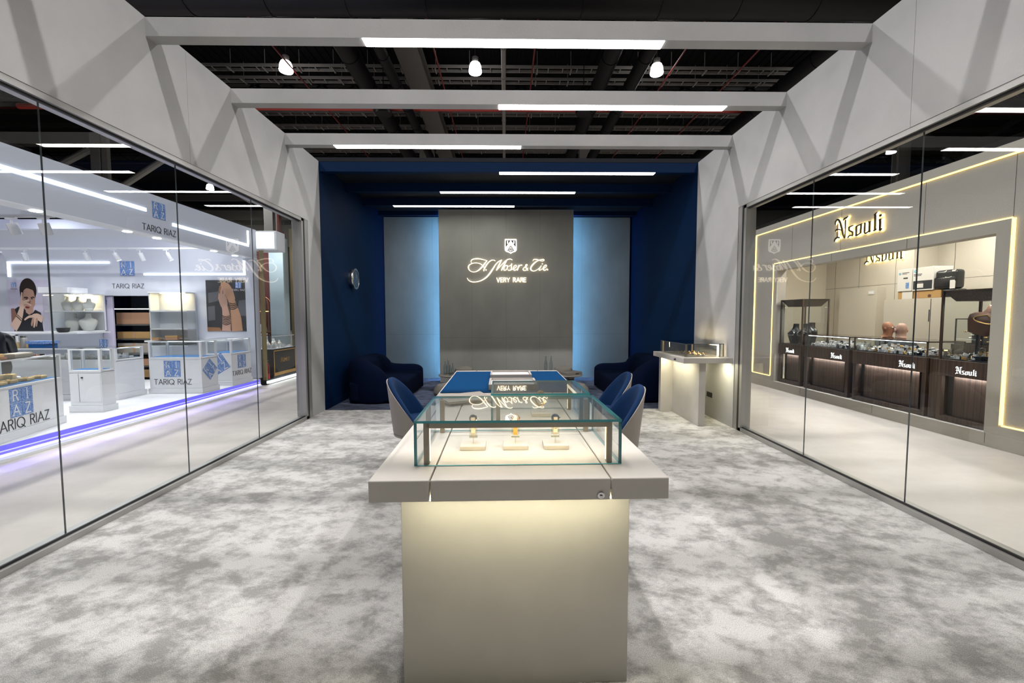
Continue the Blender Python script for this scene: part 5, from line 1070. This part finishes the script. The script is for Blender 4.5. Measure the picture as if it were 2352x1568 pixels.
# ================================================================== WALNUT COUNTER SHOP BEYOND THE RIGHT GLASS
FX = 5.30
mb = MB()
mb.box(FX, FX+.16, 1.5, 4.575, .12, 3.2); mb.box(FX, FX+.16, 8.28, 9.17, .12, 3.2); mb.box(FX, FX+.16, 4.575, 8.28, 2.28, 3.2)
bw = struct('booth_front', mb, 'ribbed', 'textured beige front wall of the walnut counter shop, outlined in warm light', 'wall')
mb = MB(); mb.box(FX-.02, FX, 4.44, 8.40, 2.28, 2.41); mb.box(FX-.02, FX, 4.44, 4.575, .12, 2.28); mb.box(FX-.02, FX, 8.28, 8.40, .12, 2.28); obj('inner_surround', mb, 'beige', bw)
mb = MB(); mb.box(FX-.02, FX, 1.5, 9.17, 3.09, 3.2); mb.box(FX-.02, FX, 9.045, 9.17, .12, 3.09); mb.box(FX-.02, FX, 8.40, 9.045, .12, .2); mb.box(FX-.02, FX, 1.5, 4.44, .12, .215); obj('outer_surround', mb, 'beige', bw)
mb = MB()
mb.box(FX-.014, FX-.002, 1.6, 9.04, 3.072, 3.088); mb.box(FX-.018, FX-.002, 9.018, 9.042, .215, 3.072); mb.box(FX-.012, FX-.002, 8.42, 9.025, .203, .213)
mb.box(FX-.012, FX-.002, 4.44, 8.40, 2.412, 2.426); mb.box(FX-.018, FX-.002, 4.412, 4.437, .23, 2.412); mb.box(FX-.012, FX-.002, 1.6, 4.42, .218, .23); mb.box(FX-.03, FX-.021, 8.385, 8.397, .22, 2.40)
obj('light_strip', mb, 'warmled', bw)
mb = MB()
for y in (4.44, 5.4, 6.75, 7.9): mb.box(FX-.0012, FX+.001, y, y+.004, 2.425, 3.07)
mb.box(FX-.0212, FX-.02, 6.9, 6.904, 2.28, 2.41); mb.box(FX-.0212, FX-.02, 5.6, 5.604, 2.28, 2.41); obj('panel_seams', mb, 'seam', bw)
mb = MB(); mb.box(FX-.03, 9, 1.5, 9.3, -.03, .118); bp = struct('booth_platform', mb, 'beige', 'low pale platform under the walnut counter shop', 'platform')
mb = MB()
for y in (4.55, 6.0, 7.5): mb.box(FX-.0312, FX-.03, y, y+.004, 0, .118)
obj('seams', mb, 'seam', bp)
mb = MB(); mb.box(8.0, 8.15, 2, 10.6, .12, 3.2); bk = struct('booth_wall', mb, 'beige', 'beige back wall of the walnut counter shop', 'wall')
mb = MB()
for y in (5.6, 6.5, 7.55, 8.7, 9.6, 10.3): mb.box(7.9985, 8.0, y, y+.006, .12, 3.2)
mb.box(7.9985, 8.0, 4, 10.6, 2.05, 2.056); obj('panel_seams', mb, 'seam', bk)
mb = MB(); mb.box(FX+.16, 8.0, 10.6, 10.75, .12, 3.2); mb.box(FX+.16, FX+.3, 9.17, 10.6, .12, 3.2); struct('booth_wall', mb, 'beige', 'beige far side wall of the walnut counter shop', 'wall')
mb = MB(); mb.box(7.55, 8.0, 7.85, 8.05, .12, 3.2); mb.box(7.8, 8.0, 8.9, 9.9, .12, 2.0); struct('wall_pilaster', mb, 'beige', 'beige pilaster and low panel on the back wall of the walnut counter shop', 'wall')
mb = MB(); mb.box(FX+.16, 8.15, 2, 10.6, 3.12, 3.2); struct('booth_ceiling', mb, 'beige', 'beige ceiling inside the walnut counter shop', 'ceiling')
mb = MB(); mb.box(FX+.16, 8.0, 3.9, 4.0, .12, 3.12); struct('booth_wall', mb, 'beige', 'beige near side wall of the walnut counter shop', 'wall')
mb = MB(); mb.box(4.9, 5.02, 9.6, 9.9, 0, 3.2); struct('column_booth', mb, 'wood', 'dark brown post beyond the walnut counter shop', 'column')
# lettering in broad pen strokes
BL = [([(-0.001, 0.243), (0.001, 0.285), (0.031, 0.315), (0.067, 0.301), (0.102, 0.245), (0.138, 0.154), (0.165, 0.065), (0.198, 0.002)], [.008, .02, .026, .028, .026, .025, .024, .01]), ([(0.046, 0.257), (0.048, 0.044)], 0.008), ([(0.009, 0.137), (0.028, 0.161), (0.083, 0.153), (0.127, 0.137)], [.012, .024, .02, .014]), ([(-0.01, -0.019), (0.008, 0.015), (0.05, 0.035), (0.094, 0.024)], [.006, .024, .03, .022]), ([(0.199, 0.284), (0.204, 0.004)], 0.009), ([(0.157, 0.281), (0.19, 0.303), (0.213, 0.304), (0.248, 0.325)], [.012, .026, .024, .006]),
 ([(0.268, 0.144), (0.31, 0.154), (0.358, 0.165)], [.02, .02, .008]), ([(0.276, 0.150), (0.281, 0.098)], 0.02), ([(0.274, 0.107), (0.353, 0.060)], 0.021), ([(0.351, 0.072), (0.351, 0.012)], 0.02), ([(0.256, -0.006), (0.295, 0.019), (0.354, 0.01)], [.008, .02, .02]),
 ([(0.417, 0.136), (0.415, 0.010)], 0.024), ([(0.501, 0.147), (0.496, 0.016)], 0.024), ([(0.412, 0.133), (0.495, 0.147), (0.52, 0.158)], [.014, .018, .006]), ([(0.401, 0.013), (0.423, 0.000), (0.498, 0.022)], [.008, .02, .014]),
 ([(0.564, 0.150), (0.567, 0.025)], 0.023), ([(0.648, 0.154), (0.651, 0.012)], 0.023), ([(0.549, 0.155), (0.573, 0.15)], 0.014), ([(0.558, 0.025), (0.588, 0.002), (0.65, 0.025)], [.01, .022, .012]), ([(0.63, 0.152), (0.68, 0.155)], [.016, .006]), ([(0.644, 0.007), (0.675, 0.018)], [.018, .006]),
 ([(0.737, 0.230), (0.745, 0.015)], 0.023), ([(0.716, 0.230), (0.738, 0.24), (0.765, 0.264)], [.008, .018, .005]), ([(0.712, 0.009), (0.742, 0.014), (0.768, 0.026)], [.006, .02, .006]),
 ([(0.821, 0.141), (0.823, 0.008)], 0.023), ([(0.820, 0.215), (0.821, 0.186)], 0.026), ([(0.797, 0.137), (0.819, 0.146), (0.852, 0.150)], [.008, .018, .005]), ([(0.808, 0.010), (0.828, -0.004), (0.856, 0.018)], [.006, .02, .006])]
def blackletter(fn, s, d0, d1, grow=0):
    mb = MB()
    for k, (p, ws) in enumerate(BL):
        ws = [w_+grow for w_ in ws] if isinstance(ws, list) else ws+grow
        mb.stroke([(a*s, b*s) for a, b in p], [w_*s for w_ in ws] if isinstance(ws, list) else ws*s, fn, d0, d1+k*.00004, len(p) > 2)
    return mb
def letters(label, x, y, z, s):
    fn = wallXn(x, y, z, 1); t = thing('shop_lettering', label, 'sign', (x, y-.42*s, z))
    obj('letter_faces', blackletter(fn, s, .03, .045), 'brownsign', t); obj('halo_backing', blackletter(fn, s, .010, .020, -.004), 'halo', t)
letters('large dark brown backlit lettering on the header over the walnut counters', FX, 6.824, 2.60, 1)
letters('smaller backlit lettering on the back wall, half hidden by the header', 7.998, 9.42, 2.55, 1.05)
# counters
CX = 5.33
def walnut_counter(label, y0, y1, sign_y, tall):
    t = thing('walnut_counter', label, 'counter', (CX+.25, (y0+y1)/2, .12), group='walnut counters along the aisle'); x0, x1 = CX, CX+.50
    mb = MB(); mb.box(x0+.09, x1, y0+.06, y1-.06, .121, .67); obj('recess_back', mb, 'black', t)
    mb = MB(); mb.box(x0+.065, x0+.09, y0+.15, y1-.15, .185, .668); mb.box(x0+.17, x1-.12, y0+.04, y0+.06, .185, .668) ; obj('front_panel', mb, 'wood', t)
    mb = MB(); mb.box(x0-.005, x1+.005, y0-.005, y1+.005, .675, .868, .003); obj('upper_band', mb, 'wood', t)
    mb = MB(); mb.box(x0+.005, x1, y0+.005, y1-.005, .1215, .182, .003); obj('plinth', mb, 'wood', t)
    mb = MB(); mb.box(x0+.005, x0+.05, y0+.005, y0+.06, .182, .675); mb.box(x0+.005, x0+.05, y1-.06, y1-.005, .182, .675); obj('corner_post', mb, 'wood', t)
    mb = MB(); mb.box(x0+.034, x0+.054, y0+.15, y1-.15, .6725, .6745); mb.box(x0+.17, x1-.12, y0+.014, y0+.03, .6725, .6745); obj('light_strip', mb, 'counterled', t)
    obj('lettering', blackletter(wallXn(x0-.0055, sign_y+.22, .715, 1), .26, 0, .004, .002), 'signwhite', t)
    zt = 1.70 if tall else 1.072; zb = .869; p = .022 if tall else .014
    mb = MB()
    for px in (x0+.005, x1-.005-p):
        for py in (y0+.005, y1-.005-p): mb.box(px, px+p, py, py+p, zb, zt)
    if tall:
        a, b, c, d = x0+.004, x1-.004, y0+.004, y1-.004; e = .09
        mb.loops([[(a, c, zt), (b, c, zt), (b, d, zt), (a, d, zt)], [(a+e*.2, c+e*.2, zt-.02), (b-e*.2, c+e*.2, zt-.02), (b-e*.2, d-e*.2, zt-.02), (a+e*.2, d-e*.2, zt-.02)], [(a+e, c+e, zt-.13), (b-e, c+e, zt-.13), (b-e, d-e, zt-.13), (a+e, d-e, zt-.13)]])
    else:
        for q in ((x0+.005, x0+.02, y0+.005, y1-.005), (x1-.02, x1-.005, y0+.005, y1-.005), (x0+.02, x1-.02, y0+.005, y0+.02), (x0+.02, x1-.02, y1-.02, y1-.005)): mb.box(*q, zt-.014, zt)
    obj('canopy_frame' if tall else 'case_frame', mb, 'wood', t)
    mb = MB(); zz = zt-.015
    mb.box(x0+.008, x0+.013, y0+.03, y1-.03, zb+.001, zz); mb.box(x1-.013, x1-.008, y0+.03, y1-.03, zb+.001, zz); mb.box(x0+.03, x1-.03, y0+.008, y0+.013, zb+.001, zz); mb.box(x0+.03, x1-.03, y1-.013, y1-.008, zb+.001, zz)
    if not tall: mb.box(x0+.005, x1-.005, y0+.005, y1-.005, zt+.0005, zt+.006)
    obj('glass', mb, 'showglass', t)
    obj('lining', B(x0+.03, x1-.03, y0+.03, y1-.03, .869, .878), 'black', t)
    if tall:
        light('case_spot_glow', 'AREA', (x0+.25, (y0+y1)/2, zt-.14), 2.2, (.95, .97, 1), (x0+.25, (y0+y1)/2, 0), .12)
    else:
        obj('case_light', B(x0+.022, x0+.028, y0+.05, y1-.05, zt-.022, zt-.015), 'jewelled', t)
    return t
walnut_counter('walnut counter with a tall glass canopy of black busts, farthest along the aisle', 7.60, 8.23, 7.78, True)
walnut_counter('low walnut counter with glass top, second from the far end', 6.53, 7.52, 6.66, False)
walnut_counter('low walnut counter with glass top, longest, in front of the two men', 5.30, 6.45, 5.45, False)
walnut_counter('walnut counter with a tall glass canopy and a brown bust, nearest along the aisle', 4.46, 5.17, 4.72, True)
mb = MB(); mb.box(CX+.02, CX+.06, 6.455, 6.525, .89, .905); mb.box(CX+.02, CX+.06, 5.175, 5.295, .89, .905); mb.box(CX+.03, CX+.3, 5.19, 5.285, .121, .86); tag(obj('filler_panel', mb, 'wood'), 'dark walnut filler between the walnut counters', 'panel')
for lab, y0, y1 in (('second from the far end', 6.58, 7.45), ('in front of the two men', 5.36, 6.38), ('of the nearest canopy', 4.75, 5.10)):
    mb = MB()
    for k in range(260 if y0 < 7 and y0 > 5 else 90):
        x, y = random.uniform(CX+.05, CX+.44), random.uniform(y0, y1); h = .035+.07*(x-CX)/.45
        mb.box(x-.016, x+.016, y-.013, y+.013, .879, .879+h*random.uniform(.5, 1.1), mi=random.choice([0, 0, 0, 1, 2]), rot=Matrix.Rotation(random.uniform(0, 3), 4, 'Z') @ Matrix.Rotation(random.uniform(-.5, .5), 4, 'X'))
    tag(obj('jewellery', mb, ['gem', 'gold' if y0 < 6 else 'gem', 'blackbust']), 'sparkling jewellery crowded under the glass top '+lab, 'jewellery', kind='stuff')
for k, (x, y, s) in enumerate(((CX+.17, 8.04, 1.22), (CX+.39, 7.93, 1.3), (CX+.18, 7.79, 1.24))): bust('leather_bust', x, y, .88, s, 'black leather necklace bust under the farthest canopy, '+['front left', 'rear', 'front right, broad'][k], 'blackbust', -PI/2, 'black busts under the farthest canopy', 'steel')
b = bust('leather_bust', CX+.2, 4.92, 1.18, 1.15, 'brown leather bust with a gold necklace under the nearest canopy', 'brownbust', -PI/2+.5, 'brown bust', 'gold'); del b['group']; b.rotation_euler = (0, .35, -PI/2+.5)
t = thing('bust_stand', 'thin black stand under the brown bust', 'stand', (CX+.2, 4.92, .879)); mb = MB(); mb.cyl((CX+.2, 4.92, .88), (CX+.2, 4.92, 1.2), .012); mb.cyl((CX+.2, 4.92, .879), (CX+.2, 4.92, .89), .07); obj('rod', mb, 'black', t)
t = thing('glass_cloche', 'small glass cloche on a black block under the nearest canopy', 'cloche', (CX+.12, 4.80, .879)); obj('block', B(CX+.07, CX+.17, 4.75, 4.85, .879, .93), 'black', t); mb = MB(); mb.lathe([(.035, 0), (.035, .08), (.03, .095), (.01, .10)], (CX+.12, 4.80, .931)); obj('dome', mb, 'bottle', t, True); mb = MB(); mb.tube([(CX+.12+.018*math.cos(a*PI/6), 4.80, .965+.025*math.sin(a*PI/6)) for a in range(12)], .004, 6, closed=True); obj('ring', mb, 'rose', t, True)
t = thing('watch_box', 'dark open watch box under the nearest canopy beside the frame', 'box', (CX+.15, 4.58, .879)); obj('base', B(CX+.08, CX+.25, 4.52, 4.66, .879, .92), 'black', t); obj('lid', B(CX+.25, CX+.265, 4.52, 4.66, .88, 1.03), 'blackbust', t)
t = thing('glass_cube', 'small framed glass case of gold jewels standing behind the longest counter', 'display case', (6.2, 5.55, 0), 0); a, b_, c, d, e, f = 6.05, 6.3, 5.32, 5.66, 1.02, 1.36
mb = MB()
for px in (a, b_-.012):
    for py in (c, d-.012): mb.box(px, px+.012, py, py+.012, e, f)
for z in (e, f-.012): mb.box(a, b_, c, c+.012, z, z+.012); mb.box(a, b_, d-.012, d, z, z+.012); mb.box(a, a+.012, c, d, z, z+.012); mb.box(b_-.012, b_, c, d, z, z+.012)
obj('frame', mb, 'black', t); mb = MB(); mb.box(a+.003, a+.006, c+.012, d-.012, e+.012, f-.012); mb.box(a+.012, b_-.012, c+.003, c+.006, e+.012, f-.012); obj('glass', mb, 'showglass', t); obj('back', B(b_-.02, b_-.013, c+.012, d-.012, e+.012, f-.012), 'black', t)
mb = MB()
for k in range(26): p = Vector((random.uniform(a+.05, b_-.05), random.uniform(c+.04, d-.04), random.uniform(e+.03, f-.06))); mb.sph(p, .014, (1, 1.6, .7), 8, mi=k % 2)
obj('jewels', mb, ['gold', 'gem'], t, True); obj('pedestal', B(a-.02, b_+.02, c-.02, d+.02, .121, e-.001), 'wood', t)
# partition cabinet with boxes on top
t = thing('storage_cabinet', 'beige storage cabinet behind the two men with boxes on top', 'cabinet', (7.3, 6.8, .12)); obj('carcass', B(7.12, 7.55, 5.5, 7.95, .121, 1.695), 'beige', t)
for y0, y1 in ((5.52, 6.15), (6.16, 7.04), (7.05, 7.93)): obj('door', B(7.1, 7.118, y0, y1, .15, 1.685), 'beige', t)
mb = MB(); [mb.box(7.094, 7.1, y, y+.012, 1.3, 1.5) for y in (7.06, 6.17)]; mb.box(7.096, 7.1, 7.043, 7.048, .15, 1.68); obj('hinge', mb, 'ink', t)
def carton(name, label, x0, x1, y0, y1, z0, z1, m, deco, cat='box'):
    t = thing(name, label, cat, ((x0+x1)/2, (y0+y1)/2, z0)); obj('carton', B(x0, x1, y0, y1, z0+.001, z1, .004), m, t); fn = wallXn(x0, y1, z0); W, Hh = y1-y0, z1-z0
    for n_, mm, pts in deco: mb = MB(); mb.prism([(u*W, v*Hh) for u, v in pts], fn, .0, .002); obj(n_, mb, mm, t)
    return t, fn, W, Hh
R4 = lambda a, b, c, d: [(a, c), (b, c), (b, d), (a, d)]
def roundmark(t, fn, u, v, r):
    mb = MB(); mb.prism([(u+r*math.cos(k*PI/10), v+r*math.sin(k*PI/10)) for k in range(20)], fn, 0, .002, 0)
    # two slanted letters h and p in the disc
    for st_ in ([(-.35, -.4), (-.05, .7)], [(-.22, .1), (-.02, .25), (-.02, .0), (-.14, -.4)], [(.0, -.75), (.28, .3)], [(.28, .3), (.45, .25), (.4, -.1), (.22, -.35), (.1, -.3)]): mb.stroke([(u+a*r, v+b_*r) for a, b_ in st_], r*.13, fn, .002, .003, True, 1)
    obj('round_mark', mb, ['cyan', 'boxwhite'], t)
carton('cardboard_box', 'low brown and white carton under the white printer boxes, left', 7.14, 7.45, 7.42, 7.70, 1.696, 1.83, 'card', [('label_sheet', 'boxwhite', R4(.3, 1, 0, 1))])
carton('cardboard_box', 'long brown carton under the white printer boxes, right', 7.14, 7.45, 6.93, 7.40, 1.696, 1.825, 'card', [('tape', 'tan', R4(.1, .2, 0, 1)), ('stamp', 'brownbust', [(.55, .1), (.65, .1), (.66, .4), (.6, .5), (.54, .4)])])
t, fn, W, Hh = carton('printer_box', 'narrow white printer box with small round blue mark, left of two', 7.12, 7.45, 7.425, 7.70, 1.833, 2.222, 'boxwhite', [('photo', 'logo', R4(.6, .82, .12, .38)), ('photo', 'ink', R4(.42, .72, .56, .62)), ('print_line', 'halldark', R4(.32, .8, .82, .845)), ('print_line', 'halldark', R4(.32, .65, .77, .79))]); roundmark(t, fn, .17*W, .80*Hh, .022)
t, fn, W, Hh = carton('printer_box', 'wider white printer box with a dark printer picture, right of two', 7.12, 7.45, 7.045, 7.41, 1.828, 2.222, 'boxwhite', [('photo', 'charcoal', R4(.04, .95, .06, .43)), ('print_line', 'halldark', R4(.05, .45, .70, .73)), ('print_line', 'halldark', R4(.05, .42, .645, .67))]); roundmark(t, fn, .13*W, .85*Hh, .024)
mb = MB(); mb.prism([(u*W, v*Hh) for u, v in R4(.24, .54, .12, .30)], fn, .002, .004, 0); mb.prism([(u*W, v*Hh) for u, v in [(.23, .30), (.55, .30), (.50, .37), (.27, .37)]], fn, .002, .004, 1); obj('printer_picture', mb, ['boxwhite', 'hallgrey'], t)
t = thing('travel_bag', 'black soft bag with a white tag beside the printer boxes', 'bag', (7.3, 6.83, 1.696)); mb = MB(); mb.box(7.13, 7.32, 6.68, 6.92, 1.697, 1.83, .03, seg=3); mb.box(7.12, 7.30, 6.70, 7.035, 1.83, 2.14, .05, seg=4); mb.box(7.105, 7.13, 6.70, 7.02, 1.86, 2.02, .02); obj('body', mb, 'blackbust', t, True)
fn = wallXn(7.104, 7.03, 1.83); mb = MB(); mb.stroke([(.19, .19), (.24, .18), (.29, .19)], .008, fn, 0, .003); mb.prism([(.16, .278), (.19, .295), (.2, .288), (.175, .268)], wallXn(7.118, 7.03, 1.83), 0, .003); mb.prism(R4(.28, .33, .27, .295), wallXn(7.118, 7.03, 1.83), 0, .003); obj('patch', mb, 'boxwhite', t); mb = MB(); mb.prism([(.27, .0), (.35, .0), (.352, .11), (.335, .135), (.27, .135)], fn, .0, .004); obj('hang_tag', mb, 'boxwhite', t)
t = thing('switch_plate', 'small beige switch plate high on the back wall beside the printer boxes', 'switch', (8, 8.95, 1.95)); obj('plate', B(7.79, 7.799, 8.96, 9.10, 1.85, 1.93, .002), 'boxwhite', t); obj('rocker', B(7.785, 7.79, 8.98, 9.08, 1.87, 1.91), 'white', t)
person('bald man in glasses and grey suit behind the longest walnut counter', (6.60, 7.36, .12), -2.75, 'skin', 'suit', glasses=True, stool_h=.32)
person('bald man in grey suit with his back turned, behind the longest walnut counter', (6.23, 6.58, .12), -.2, 'skinpale', 'suit', stool_h=.31)
